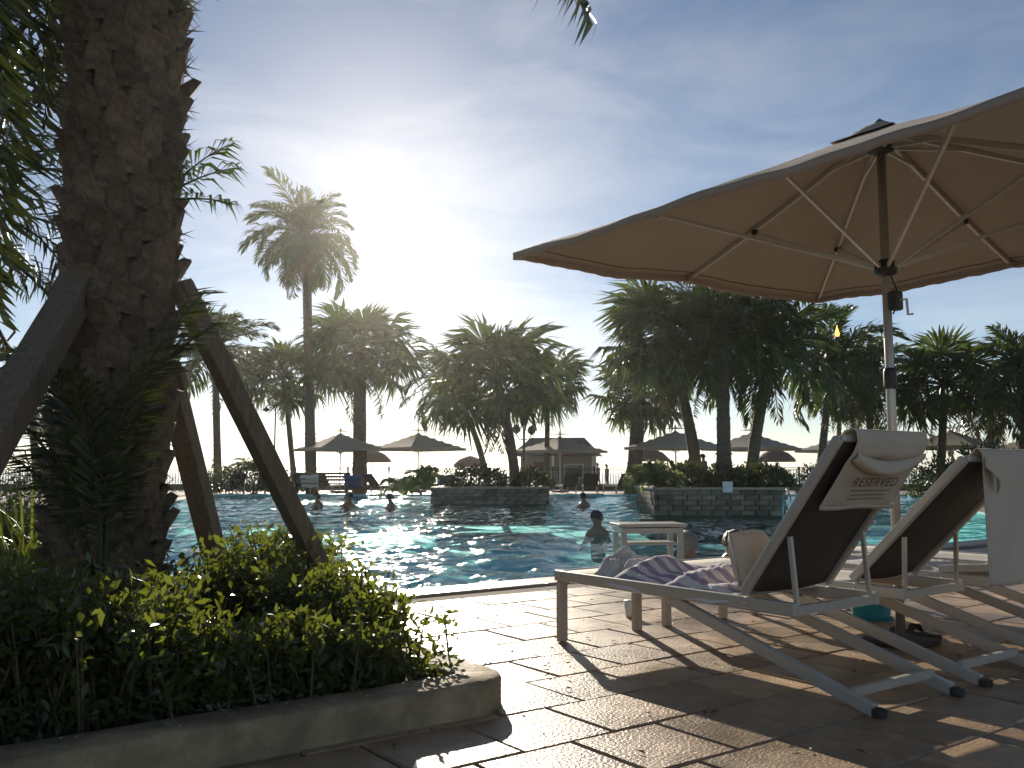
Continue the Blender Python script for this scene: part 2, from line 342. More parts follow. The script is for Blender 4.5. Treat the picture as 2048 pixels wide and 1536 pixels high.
def palm(label, px, base_d, crown_px, R, tr, n=30, seed=1, z0=0.0, lean=0.0, kind=None, group='palms beyond the pool', old=3, lo=-0.75, cd_=0.0):
    c = at(crown_px[0], crown_px[1], base_d + cd_); b = at(px, 470, base_d)
    root = thing('palm_tree', label, 'palm tree', (b.x, b.y, z0), 0, group)
    Hh = c.z - z0; off = Vector((c.x - b.x, c.y - b.y, 0)); rg = random.Random(seed * 7)
    pts = []; rs = []
    for i in range(13):
        t = i / 12; bend = t ** (1.0 + lean)
        pts.append((off.x * bend, off.y * bend, -0.1 + (Hh + 0.1) * t)); rs.append(tr * (1.25 - 0.45 * t if t < .2 else 1.16 - 0.28 * t) * (1 + 0.05 * rg.uniform(-1, 1)))
    mb = MB(); mb.tube(pts, rs, 9)
    for i in range(int(Hh / 0.22)):                     # ring scars stand a little proud
        t = (i + .5) / (Hh / 0.22); j = min(11, int(t * 12)); f = t * 12 - j
        p = Vector(pts[j]).lerp(Vector(pts[j + 1]), f); r = rs[j] * 1.06
        mb.tube([p - Vector((0, 0, .02)), p + Vector((0, 0, .03))], [r, r * .96], 9)
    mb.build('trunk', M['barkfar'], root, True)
    crown(root, (off.x, off.y, Hh), R, n, seed, old=old, lo=lo, meshes=kind)
    return root

def leaf_cloud(name, m, n, seed, place, ll, w, outdir=1.0, upb=0.35):
    """n folded leaf blades; place(rg,n)->positions (n,3), outward dirs (n,3)"""
    rg = np.random.default_rng(seed); p, od = place(rg, n)
    d = nrm(od * outdir + rg.normal(0, 0.55, (n, 3)) + np.array([0, 0, upb])); ln = ll * rg.uniform(0.45, 1.4, n)[:, None]
    up = nrm(rg.normal(0, 1, (n, 3)) + np.array([0, 0, 0.8])); s = nrm(np.cross(d, up)) * (w * rg.uniform(0.7, 1.2, n))[:, None] * 0.5; nn = nrm(np.cross(s, d))
    mid = p + d * ln * 0.55
    V = np.concatenate([p, mid + s + nn * w * 0.22, p + d * ln, mid - s + nn * w * 0.22], 0); i = np.arange(n)
    Fq = np.concatenate([np.stack([i, i + n, i + 2 * n], 1), np.stack([i, i + 2 * n, i + 3 * n], 1)], 0)
    return npmesh(name, V, Fq, m)
def sprigs(root, spots, m, n_stem, per, seed, height, spread, ll, w, stem_r=0.006, lean=0.35):
    """a woody shrub: upright stems from the spots with leaves set along them"""
    rg = np.random.default_rng(seed); mb = MB(); P = []; D = []
    for k in range(n_stem):
        s = spots[int(rg.integers(len(spots)))]; b = np.array([s[0] + rg.normal(0, spread * .35), s[1] + rg.normal(0, spread * .35), s[2]])
        az = rg.uniform(0, 2 * PI); ln = rg.uniform(0.1, lean) ; hh = height * s[3] * rg.uniform(0.55, 1.05)
        e = b + np.array([math.cos(az) * ln * hh * 1.2, math.sin(az) * ln * hh * 1.2, hh]); mid = (b + e) / 2 + np.array([0, 0, hh * 0.08])
        mb.tube([b, mid, e], [stem_r, stem_r * .7, stem_r * .3], 4)
        t = rg.uniform(0.03, 1, per) ** .72; pos = (1 - t)[:, None] ** 2 * b + 2 * ((1 - t) * t)[:, None] * mid + (t ** 2)[:, None] * e
        pos += rg.normal(0, spread * .10, (per, 3)) * np.array([1, 1, .6]); o = rg.normal(0, 1, (per, 3)); o[:, 2] *= .4
        P.append(pos); D.append(nrm(o))
    P = np.concatenate(P); D = np.concatenate(D)
    mb.build('stem', M['stem'], root)
    link('foliage', leaf_cloud('foliage', m, len(P), seed + 1, lambda r, n: (P, D), ll, w, 0.9, 0.45), root)

def mound(root, c, rad, m, n, seed, ll, w):
    def place(rg, n):
        u = nrm(rg.normal(0, 1, (n, 3))); u[:, 2] = np.abs(u[:, 2]); k = 1 + 0.22 * np.sin(u[:, 0] * 7 + seed) * np.cos(u[:, 1] * 6 - seed) + 0.12 * np.sin(u[:, 2] * 15 + u[:, 0] * 11)
        r = rg.uniform(0.35, 1, n)[:, None] ** 0.45
        return np.array(c) + u * np.array(rad) * r * k[:, None], u
    link('foliage', leaf_cloud('foliage', m, n, seed, place, ll, w, 0.8, 0.3), root)
    mb = MB(); rg = random.Random(seed)
    for i in range(9):
        a = rg.uniform(0, 6.28); r = rg.uniform(.3, .8)
        mb.tube([(c[0] + .15 * rad[0] * math.cos(a), c[1] + .15 * rad[1] * math.sin(a), c[2] - .05), (c[0] + r * rad[0] * math.cos(a), c[1] + r * rad[1] * math.sin(a), c[2] + rad[2] * .75)], [.02, .006], 5)
    mb.build('stem', M['stem'], root)

# ------------------------------------------------------------------ setting: ground, pool, deck, beach, sea
nearO = Vector((0.3, 8.1, 0))                      # a point on the near pool edge, which runs along E1
pa, pb = nearO - E1 * 5.6, nearO + E1 * 10.5       # near left, near right
pc, pd = Vector((17, 39, 0)), Vector((-13.5, 39, 0))
POOL = [pa, pb, pc, pd]
OUT = [Vector((-70, -60, 0)), Vector((70, -60, 0)), Vector((70, 50, 0)), Vector((-70, 50, 0))]
def ringface(i, z, name, m, inner=1.0):
    j = (i + 1) % 4; mb = MB()
    mb.add([(*OUT[i].xy, z), (*OUT[j].xy, z), (*POOL[j].xy, z), (*POOL[i].xy, z)], [(0, 1, 2, 3)]); return mb
mb = MB()
for i in range(4):
    q = ringface(i, -0.014, '', None); mb.add(q.v, q.f)
tag(mb.build('ground', M['deck']), kind='structure')
mb = MB(); zb = -1.15
for i in range(4):
    j = (i + 1) % 4; mb.add([(*POOL[i].xy, -0.0145), (*POOL[j].xy, -0.0145), (*POOL[j].xy, zb), (*POOL[i].xy, zb)], [(0, 1, 2, 3)])
mb.add([(*p.xy, zb) for p in POOL], [(0, 1, 2, 3)])
tag(mb.build('pool_basin', M['basin']), kind='structure')
rgw = np.random.default_rng(9); NW = 560
U, Vv = np.meshgrid(np.linspace(0, 1, NW), np.linspace(0, 1, NW) ** 1.7)
A_, B_, C_, D_ = (np.array(p.xy) for p in POOL)
XY = (1 - Vv)[..., None] * ((1 - U)[..., None] * A_ + U[..., None] * B_) + Vv[..., None] * ((1 - U)[..., None] * D_ + U[..., None] * C_)
Z = np.zeros(U.shape)
for i in range(34):                                # small crossing ripples
    wl = 0.17 * 1.08 ** i; a = rgw.normal(-1.35, 1.5); k = 2 * PI / wl; amp = 0.0105 * wl * rgw.uniform(.5, 1.3) / (1 + .5 * wl)
    Z += amp * np.sin(k * (XY[..., 0] * math.cos(a) + XY[..., 1] * math.sin(a)) + rgw.uniform(0, 6.28) + 1.1 * np.sin(XY[..., 0] * .7 + i) + .9 * np.sin(XY[..., 1] * .55 - i))
VW = np.concatenate([XY.reshape(-1, 2), (Z - 0.10).reshape(-1, 1)], 1); I = np.arange(NW * NW).reshape(NW, NW)
FW = np.stack([I[:-1, :-1], I[:-1, 1:], I[1:, 1:], I[1:, :-1]], -1).reshape(-1, 4)
tag(link('pool_water', npmesh('pool_water', VW, FW, M['water'], True)), kind='structure')
def beach_z(y): return -.02 - 1.9 * (max(0, y - 50) / 45) ** 1.6
mb = MB(); mb.grid(lambda u, v: (-600 + 1200 * u, 50 + 45 * v, beach_z(50 + 45 * v) + 0.08 * math.sin(u * 90) * v), 60, 8)
tag(mb.build('beach', M['sand'], None, True), kind='structure')
mb = MB(); mb.add([(-2500, 78, -1.5), (2500, 78, -1.5), (2500, 3500, -1.5), (-2500, 3500, -1.5)], [(0, 1, 2, 3)])
tag(mb.build('sea', M['sea']), kind='structure')

# pavement of square stone pavers laid in a running bond along E1
pave = MB(); vmax = E2.dot(nearO) - 0.32
def uv(u, v, z=0.0): return Vector((0, 0, z)) + E1 * u + E2 * v
c4 = [uv(-9, -6, -.009), uv(14, -6, -.009), uv(14, vmax, -.009), uv(-9, vmax, -.009)]
pave.add(c4, [(0, 1, 2, 3)])
pavement = tag(pave.build('pavement', M['joint']), kind='structure')
TS = 0.41; GAP = 0.007
def paver_mesh(seed):
    rg = random.Random(seed); s = TS / 2 - GAP / 2; b = 0.006 + rg.random() * .003
    mb = MB(); n = 3
    lo = [(-s, -s), (s, -s), (s, s), (-s, s)]; vs = [(x, y, -.05) for x, y in lo] + [(x, y, -b) for x, y in lo] + [(x - math.copysign(b, x), y - math.copysign(b, y), 0) for x, y in lo]
    vs = [(x + rg.uniform(-.0015, .0015), y + rg.uniform(-.0015, .0015), z) for x, y, z in vs]
    fs = [(8, 9, 10, 11)]
    for i in range(4):
        j = (i + 1) % 4; fs += [(i, j, j + 4, i + 4), (i + 4, j + 4, j + 8, i + 8)]
    mb.add(vs, fs); return mb.mesh('paver', M['paver'])
PM = [paver_mesh(i) for i in range(5)]
def vis_area(p):
    if p.y < 0.9: return -1
    r = p - Vector((0, 0, EYE)); dep = r.y * math.cos(PITCH) + r.z * math.sin(PITCH); x = 512 + F * r.x / dep; y = 384 - F * (r.z * math.cos(PITCH) - r.y * math.sin(PITCH)) / dep
    if x < -60 or x > 1090 or y > 820: return -1
    return 1 / dep ** 2
V0 = 2.955 - 0.41 * 22
cells = []
rgp = random.Random(5)
for r in range(60):
    v = V0 + TS * (r + .5)
    if v + TS / 2 > vmax + .01: break
    for c in range(-22, 34):
        u = 1.9 + TS * (c + (0.5 if r % 2 else 0.0))
        p = uv(u, v); cells.append((vis_area(p), u, v, r))
cells.sort(key=lambda q: -q[0])
rest = MB()
for k, (a, u, v, r) in enumerate(cells):
    z = rgp.uniform(-.003, .002); rt = (rgp.uniform(-.006, .006), rgp.uniform(-.006, .006), YAW + rgp.uniform(-.006, .006))
    if k < 300 and a > 0:
        link('paver', PM[k % 5], pavement, uv(u, v, z), rt)
    elif a > 0 or (abs(u) < 6 and v > -3):
        R = Euler(rt).to_matrix(); s = TS / 2 - GAP / 2; o = uv(u, v, z)
        t4 = [o + R @ Vector(q) for q in ((-s + .006, -s + .006, 0), (s - .006, -s + .006, 0), (s - .006, s - .006, 0), (-s + .006, s - .006, 0))]
        b4 = [o + R @ Vector(q) for q in ((-s, -s, -.03), (s, -s, -.03), (s, s, -.03), (-s, s, -.03))]
        rest.add(t4 + b4, [(0, 1, 2, 3)] + [(4 + i, 4 + (i + 1) % 4, (i + 1) % 4, i) for i in range(4)])
ro = rest.build('paver_field', M['paver'], pavement); ro['kind'] = 'stuff'
cop = None
cm = MB().box((0, 0, 0), (0.595, 0.36, 0.06)).mesh('coping_stone', M['coping'])
for i in range(26):
    o = link('coping_stone', cm, pavement, nearO - E1 * (5.3 - 0.6 * i) + Vector((0, 0, -.018)) - E2 * .10, (rgp.uniform(-.004, .004), 0, YAW))
    b = o.modifiers.new('bevel', 'BEVEL'); b.width = .012; b.segments = 2

# ------------------------------------------------------------------ planter with the big palm
wbR = ground(509, 711) + E1 * .07; wtop = 0.128
wd = -E1                                            # wall runs left from its right end
def wall_path():
    pts = [wbR + wd * 3.6 + E1 * 0, wbR + wd * 1.8, wbR + wd * 0.22]
    c = wbR + wd * 0.22 + E2 * 0.22
    for i in range(1, 7):
        a = PI / 2 * i / 6; pts.append(c + E1 * (0.22 * math.sin(a)) - E2 * (0.22 * math.cos(a)))
    pts += [wbR + E2 * 1.2, wbR + E2 * 2.6, wbR + E2 * 2.75 - E1 * .2, wbR + E2 * 2.75 - E1 * 4.2]
    return pts
wp0 = wall_path(); wp = []
for i in range(len(wp0) - 1):
    k = max(1, int((wp0[i + 1] - wp0[i]).length / .06)); wp += [wp0[i].lerp(wp0[i + 1], j / k) for j in range(k)]
wp.append(wp0[-1]); mbw = MB(); th = 0.20; rgk = random.Random(11)
def offset(i, k):
    a = wp[max(i - 1, 0)]; b = wp[min(i + 1, len(wp) - 1)]; d = (b - a).normalized(); n = Vector((-d.y, d.x, 0)); return wp[i] + n * k
prof = [(0, -.02), (0, wtop - .02), (.006, wtop - .006), (.02, wtop), (th - .02, wtop), (th - .004, wtop - .008), (th, wtop - .03), (th, -.02)]
def chip(): return -.012 * max(0, rgk.gauss(0, 1) - 1.3)
rows = [[offset(i, k + .0015 * math.sin(i * .9 + z * 40) + rgk.uniform(-.001, .001)) + Vector((0, 0, z + .002 * math.sin(i * .37) + (chip() if z > .1 and k < .05 else 0))) for k, z in prof] for i in range(len(wp))]
for rr in rows: mbw.v += [tuple(q) for q in rr]
K = len(prof)
for i in range(len(rows) - 1):
    for k in range(K - 1): mbw.f.append((i * K + k, (i + 1) * K + k, (i + 1) * K + k + 1, i * K + k + 1))
mbw.f.append(tuple(range(K))); mbw.f.append(tuple((len(rows) - 1) * K + k for k in range(K))[::-1])
tag(mbw.build('planter_wall', M['stucco'], None, True), 'low tan stucco kerb wall curving round the planting bed', 'planter wall')
inn = [offset(i, th - .01) for i in range(len(wp))]
mbs = MB(); cc = sum(inn, Vector()) / len(inn)
mbs.add([(*p.xy, 0.075) for p in inn], [tuple(range(len(inn)))])
tag(mbs.build('soil', M['soil']), kind='structure')

TB = at(97, 640, 4.2); TX, TY = TB.x, TB.y
palmN = thing('palm_tree', 'thick dark date palm trunk in the planter, filling the left of the photo', 'palm tree', (TX, TY, 0.07))
TR = 0.232
mb = MB(); pts = []; rs = []
for i in range(28):
    z = i / 27 * 5.2; pts.append((0.02 * math.sin(z * 1.3) + 0.012 * z, 0, z - .05)); rs.append((TR * (0.95 if z > .5 else 1.2 - .5 * z)) * (1 + .02 * math.sin(z * 9)) * (1 + .05 * max(0, z - 1.6)))
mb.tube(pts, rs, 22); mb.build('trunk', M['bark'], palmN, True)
bm_ = MB()
bm_.add([(-.085, 0, -.07), (.085, 0, -.07), (.052, .042, .03), (-.052, .042, .03), (-.022, .085, .105), (.022, .085, .105), (0, .055, .12), (-.07, .0, .06), (.07, 0, .06), (0, .03, -.06)],
        [(0, 9, 3), (9, 1, 2), (9, 2, 3), (3, 2, 5, 4), (4, 5, 6), (0, 3, 7), (2, 1, 8), (3, 4, 7), (5, 2, 8), (4, 6, 7), (6, 5, 8)])
boot = bm_.mesh('leaf_base', M['boot'])
rgb = random.Random(3); nb = 300
for i in range(nb):
    z = 0.25 + 3.55 * i / nb; a = i * 2.39996; r = TR * 0.93 * (1 + .05 * max(0, z - 1.6))
    link('leaf_base', boot, palmN, (math.sin(a) * r + .012 * z + .02 * math.sin(z * 1.3), -math.cos(a) * r, z), (rgb.uniform(-.12, .2), rgb.uniform(-.15, .15), a + PI + rgb.uniform(-.15, .15)), (rgb.uniform(.8, 1.2), rgb.uniform(.6, 1.3), rgb.uniform(.8, 1.35)))
fib = MB()
for i in range(1500):                                # loose fibre ends that fringe the outline
    z = rgb.uniform(.3, 3.6); a = rgb.uniform(0, 6.28); r = TR * (1.02 + .05 * max(0, z - 1.6))
    b = Vector((math.sin(a) * r + .012 * z, -math.cos(a) * r, z)); e = b + Vector((math.sin(a) * rgb.uniform(.02, .11), -math.cos(a) * rgb.uniform(.02, .11), rgb.uniform(-.12, .10)))
    fib.add([b + Vector((0, 0, .006)), b - Vector((0, 0, .006)), e], [(0, 1, 2)])
fo = fib.build('fibre', M['fibre'], palmN); fo['kind'] = 'stuff'
NEAR = [frond_mesh('frond', 2.9, 62, 0.52, 0.034, 1.35 + .25 * i, 50 + i, M['leafnear'], lift=0.16, r0=.026, hang=.45) for i in range(4)]
ct = (-.06, 0, 5.0)
rgc = random.Random(8)
for i in range(26):
    q = i / 26; el = 1.25 - 0.85 * q; link('frond', NEAR[i % 4], palmN, ct, (rgc.uniform(-.3, .3), -el, i * 2.39996), rgc.uniform(.9, 1.1))
def aimed(mesh, root, a, tipdir, roll=0.0, scale=1.0):
    """frond whose stalk starts at world point a and sets off along tipdir"""
    d = Vector(tipdir).normalized(); o = link('frond', mesh, root, Vector(a) - Vector(root.location))
    x = d; z = (Vector((0, 0, 1)) - x * x.z); z = z.normalized() if z.length > .05 else Vector((0, 1, 0)); y = z.cross(x)
    o.rotation_euler = (Matrix((x, y, z)).transposed() @ Euler((roll, 0, 0)).to_matrix()).to_euler(); o.scale = (scale,) * 3
    return o
HANG = [frond_mesh('frond', 2.6, 70, 0.42, 0.03, 0.9, 70 + i, M['leafnear'], lift=0.05, r0=.024, hang=.75) for i in range(3)]
top = Vector((TX, TY, 4.75))
def hang(px, py, d, k):
    """a frond from the crown whose tip comes down to pixel (px,py)"""
    dv = at(px, py, d) - top; m = HANG[k % 3]; tl = Vector(HTIP[k % 3]); el = math.atan2(dv.z, math.hypot(dv.x, dv.y)); az = math.atan2(dv.y, dv.x)
    link('frond', m, palmN, top - Vector(palmN.location), (0, -(el - math.atan2(tl.z, tl.x)), az), dv.length / tl.length)
def tip_of(me): return max((v.co for v in me.vertices), key=lambda c: c.x).copy()
HTIP = [tip_of(m) for m in HANG]
for k, (px, py, d) in enumerate([(20, 150, 3.8), (8, 215, 4.3), (48, 205, 4.7), (-20, 150, 3.6), (588, 42, 3.9), (30, 60, 4.0), (45, 130, 4.5), (5, 330, 4.6), (12, 60, 3.4)]): hang(px, py, d, k)
short = frond_mesh('frond', 0.34, 16, 0.17, 0.016, 0.3, 81, M['leaf'], lift=.1, r0=.008)
for px, py, dv in ((170, 192, (1, -.2, .25)), (172, 186, (1, -.2, .6)), (168, 200, (1, -.3, -.2)), (170, 16, (1, -.2, .9))):
    aimed(short, palmN, at(px, py, 4.15), dv)

# second date palm whose crown hangs over the left edge
p2 = at(-95, 470, 6.2)
palmL = thing('palm_tree', 'leafy palm whose fronds hang in from the left edge behind the thick trunk', 'palm tree', (p2.x, p2.y, .05))
MB().tube([(0, 0, -.1), (.05, 0, 1.4), (.1, 0, 2.9)], [.2, .17, .16], 12).build('trunk', M['bark'], palmL, True)
MIDF = [frond_mesh('frond', 1.0, 52, 0.20, 0.0135, 1.0 + .4 * i, 90 + i, M['leafnear'], lift=0.2, r0=.009, hang=.4) for i in range(4)]
crown(palmL, (.1, 0, 2.75), 1.75, 34, 12, old=3, lo=-1.0, meshes=MIDF)

# young palm suckers at the foot of the trunk
def clump(label, base, fr, mesh_args, group=None):
    root = thing('young_palm', label, 'young palm', base, 0, group)
    for k, (az, el, s) in enumerate(fr): link('frond', mesh_args[k % len(mesh_args)], root, (.02 * math.cos(az), .02 * math.sin(az), 0), (0, -el, az), s)
    return root
SUCK = [frond_mesh('frond', 1.55, 46, 0.36, 0.024, .9 + .3 * i, 100 + i, M['leafnear'], lift=.12, stalk=.22, r0=.014, hang=.5) for i in range(3)]
clump('young palm with long arching fronds in front of the thick trunk', at(100, 585, 3.75), [(0.15, 1.42, .82), (0.55, 1.5, .78), (2.6, 1.4, .8), (-.5, 1.35, .62), (3.6, 1.2, .7), (1.6, 1.4, .8), (-1.2, 1.3, .6), (-2.4, 1.1, .55)], SUCK)

def prop(label, a, b, w):
    a, b = Vector(a), Vector(b); root = thing('tree_prop', label, 'timber prop', (b.x, b.y, b.z), 0, 'timber props round the big palm')
    MB().bar(a - b, (0, 0, 0), w, w).build('post', M['timber'], root, bevel=.006)
    d = (a - b).normalized(); MB().box(a - b - d * .04, (w * 1.5, w * .6, w * 1.1), d.to_track_quat('Z', 'Y').to_matrix()).build('cleat', M['timber'], root, bevel=.004)
t1 = at(80, 285, 4.0); w1 = at(8, 410, 3.3)
prop('wide timber prop slanting down to the left from the thick trunk', t1, t1 + (w1 - t1) * 2.4, .125)
prop('timber prop slanting down to the right from the thick trunk', at(180, 284, 4.2), at(345, 618, 5.0), .092)
prop('steep timber prop close beside the right of the thick trunk', at(168, 372, 4.45), at(226, 600, 5.3), .105)

# shrubs in the bed
def shrub(label, spots, n_stem, per, seed, height, spread, ll, w, m='shrub', cat='shrub', group='shrubs in the planting bed', lean=.45):
    b = spots[0]; root = thing('shrub', label, cat, (b[0], b[1], .07), 0, group)
    sprigs(root, [(s[0] - b[0], s[1] - b[1], 0, s[3]) for s in spots], M[m], n_stem, per, seed, height, spread, ll, w, lean=lean)
    return root
def sp(px, d, k=1.0): q = at(px, 600, d); return (q.x, q.y, .07, k)
shrub('sunlit leafy shrub at the right end of the planting bed', [sp(372, 4.1, .8), sp(335, 4.3), sp(300, 4.3)], 190, 34, 1, .42, .28, .052, .024)
shrub('taller leafy shrub with sprigs rising between the two right props', [sp(255, 4.5, 1.0), sp(290, 5.0, 1.1), sp(215, 4.4, .9)], 190, 34, 2, .52, .32, .052, .024)
shrub('dark low shrub along the middle of the kerb wall', [sp(300, 3.62, .85), sp(235, 3.45, .9), sp(180, 3.35, .95), sp(350, 3.75, .75)], 220, 34, 3, .36, .24, .050, .023)
shrub('dark shrub at the foot of the thick trunk near the left edge', [sp(60, 3.2, 1.1), sp(110, 3.3, 1.0), sp(10, 3.2, 1.2), sp(150, 3.6)], 260, 34, 4, .46, .3, .052, .024)
def placeg(rg, n):
    t = rg.uniform(.15, 3.4, n); q = .22 + np.abs(rg.normal(0, .35, n)); p = np.array(wbR)[None] + t[:, None] * np.array(wd)[None] + q[:, None] * np.array(E2)[None]; p[:, 2] = .08 + rg.uniform(0, .12, n)
    return p, nrm(rg.normal(0, 1, (n, 3)) * np.array([1, 1, .3]))
tag(link('ground_cover', leaf_cloud('ground_cover', M['shrub'], 3200, 77, placeg, .05, .026, .9, .4)), 'low dark leafy ground cover on the soil along the kerb wall', 'ground cover', kind='stuff')
def blades(label, px, py, d, seed, n=60, hgt=.8):
    b = ground(px, py, .07) if d is None else at(px, py, d); b.z = .07
    root = thing('grass_clump', label, 'grass clump', b); rg = np.random.default_rng(seed); V = []; Fc = []
    for i in range(n):
        a = rg.uniform(0, 6.28); l = hgt * rg.uniform(.6, 1.1); o = np.array([rg.normal(0, .09), rg.normal(0, .09), 0]); dr = np.array([math.cos(a), math.sin(a), 0]); s = np.array([-math.sin(a), math.cos(a), 0]) * .008
        b0 = len(V); q = [(0, 0, 1), (.12, .5, 1), (.3, .85, .7), (.55, 1.0, .05)]
        for f, z, ww in q:
            p = o + dr * l * f * rg.uniform(.7, 1.1) + np.array([0, 0, l * z]); V += [p - s * ww, p + s * ww]
        for j in range(3): Fc.append((b0 + 2 * j, b0 + 2 * j + 1, b0 + 2 * j + 3, b0 + 2 * j + 2))
    link('blades', npmesh('blades', np.array(V), np.array(Fc), M['shrub']), root)
blades('tall backlit grass clump at the left edge of the bed', 22, 640, 4.9, 5)
shrub('bright backlit shrub at the left edge beyond the bed', [sp(30, 6.2, 1.0), sp(10, 5.8, 1.0), sp(55, 6.6, .9)], 90, 26, 6, .75, .35, .06, .028)
lv = MB(); rgl = random.Random(4)                    # dry leaves along the kerb top, coloured white to paint the glints there
for i in range(46):
    t = rgl.uniform(.3, 2.4); p = wbR + wd * t + E2 * rgl.uniform(.05, .18); a = rgl.uniform(0, 6.28); l = rgl.uniform(.006, .016); d = Vector((math.cos(a), math.sin(a), 0)); s = Vector((-d.y, d.x, 0)) * l * .35; z = wtop + .004
    lv.add([p - d * l + Vector((0, 0, z)), p + s + Vector((0, 0, z + .001)), p + d * l + Vector((0, 0, z + .001)), p - s + Vector((0, 0, z + .002))], [(0, 1, 2), (0, 2, 3)])
tag(lv.build('leaf_glints', M['leafglint']), 'scatter of dry leaves whitened as glints on the kerb top', 'fallen leaves', kind='stuff')

lv = MB()                                            # fallen leaves scattered over the pavers
for i in range(170):
    p = uv(rgl.uniform(1.2, 6), rgl.gauss(3.2, 1.1)); 
    if p.y < 1.2: continue
    a = rgl.uniform(0, 6.28); l = rgl.uniform(.010, .026); d = Vector((math.cos(a), math.sin(a), 0)); q = Vector((-d.y, d.x, 0)) * l * .4; z = .006
    lv.add([p - d * l + Vector((0, 0, z)), p + q + Vector((0, 0, z + .005)), p + d * l + Vector((0, 0, z + .004)), p - q + Vector((0, 0, z + .008))], [(0, 1, 2), (0, 2, 3)])
tag(lv.build('fallen_leaves', M['leafold']), 'small dry leaves scattered over the pavers between kerb and loungers', 'fallen leaves', kind='stuff')
# ------------------------------------------------------------------ loungers
WL = 0.58
def lounger(label, hl, angle, LF=1.33, LB=0.85, WL=0.58, group='sun loungers in the row beside the parasol'):
    """hl: world point under the left end of the hinge; +y runs to the pool, x to the right"""
    root = thing('sun_lounger', label, 'sun lounger', (hl + E1 * WL / 2).xy.to_3d(), YAW, group)
    zs = .365; h = WL / 2; c, s = math.cos(angle), math.sin(angle)
    for sx in (-1, 1):
        MB().bar((sx * (h - .016), LF, zs), (sx * (h - .016), -.30, zs), .032, .06).build('rail', M['frame'], root, bevel=.008)
        MB().bar((sx * (h - .03), LF - .035, zs - .031), (sx * (h - .03), LF - .035, 0), .06, .034, (0, 1, 0)).build('leg', M['frame'], root, bevel=.006)
        MB().bar((sx * (h - .03), .46, zs - .032), (sx * (h - .03), -.64, .02), .034, .055).build('leg', M['frame'], root, bevel=.006)
        MB().bar((sx * (h - .016), -.02, zs + .045), (sx * (h - .016), -.02 - LB * c, zs + .045 + LB * s), .03, .045).build('back_rail', M['frame'], root, bevel=.008)
        MB().bar((sx * (h - .05), -.02 - LB * .45 * c, zs + LB * .45 * s), (sx * (h - .05), -.28, zs - .02), .018, .018).build('strut', M['frame'], root)
        for y in (LF - .06, .42, -.04): MB().lathe((0, 0, 0), [(.009, 0), (.009, .004), (.005, .006)], 8).build('bolt', M['steel'], root).matrix_local = Matrix.Translation((sx * (h + .0005), y, zs)) @ Matrix.Rotation(sx * PI / 2, 4, 'Y')
        MB().lathe((sx * (h - .03), -.66, .0), [(.012, 0), (.03, .005), (.03, .03), (.012, .036)], 12).build('foot', M['hub'], root)
    MB().bar((-h + .03, LF - .012, zs), (h - .03, LF - .012, zs), .03, .058).build('crossbar', M['frame'], root, bevel=.008)
    MB().bar((-h + .03, -.28, zs - .005), (h - .03, -.28, zs - .005), .025, .04).build('crossbar', M['frame'], root)
    MB().bar((-h + .03, -.55, .075), (h - .03, -.55, .075), .025, .035).build('crossbar', M['frame'], root)
    MB().bar((-h + .03, -.02 - LB * c, zs + .045 + LB * s), (h - .03, -.02 - LB * c, zs + .045 + LB * s), .03, .03).build('top_rail', M['frame'], root, bevel=.008)
    sg = MB().grid(lambda u, v: ((u - .5) * (WL - .066), .02 + v * (LF - .06), zs + .022 - .03 * math.sin(PI * u) * math.sin(PI * v)), 6, 10).build('seat', M['seat'], root, True); solid(sg, .004)
    bk = MB().grid(lambda u, v: ((u - .5) * (WL - .062), -.02 - LB * v * c - .02 * s * math.sin(PI * u), zs + .05 + LB * v * s - .02 * c * math.sin(PI * u)), 6, 8).build('backrest', M['sling'], root, True); solid(bk, .004)
    return root
H1 = Vector((1.02, 4.13, 0)); H2 = Vector((1.695, 4.63, 0)); SH = E1 * 0.83
A1, A2 = math.radians(53), math.radians(45)
lounger('nearest raised lounger, left of the parasol pole, with towels on its seat', H1, A1, WL=.64)
lounger('raised lounger in the middle, its cover hanging down at the right edge', H2, A2)
lounger('flat lounger behind the hanging cover at the right edge', H2 + SH, math.radians(6))
lounger('second flat lounger from the hanging cover, partly outside the photo', H2 + SH * 2, math.radians(6))

def text_mesh(txt, size, name, ext=.0006):
    cu = bpy.data.curves.new('txt', 'FONT'); cu.body = txt; cu.size = size; cu.align_x = 'CENTER'; cu.align_y = 'CENTER'; cu.extrude = ext; cu.space_character = 1.12
    o = bpy.data.objects.new('txt', cu); COL.objects.link(o); dg = bpy.context.evaluated_depsgraph_get(); dg.update()
    me = bpy.data.meshes.new_from_object(o.evaluated_get(dg)); bpy.data.objects.remove(o); me.name = name; me.materials.clear(); me.materials.append(M['print']); return me

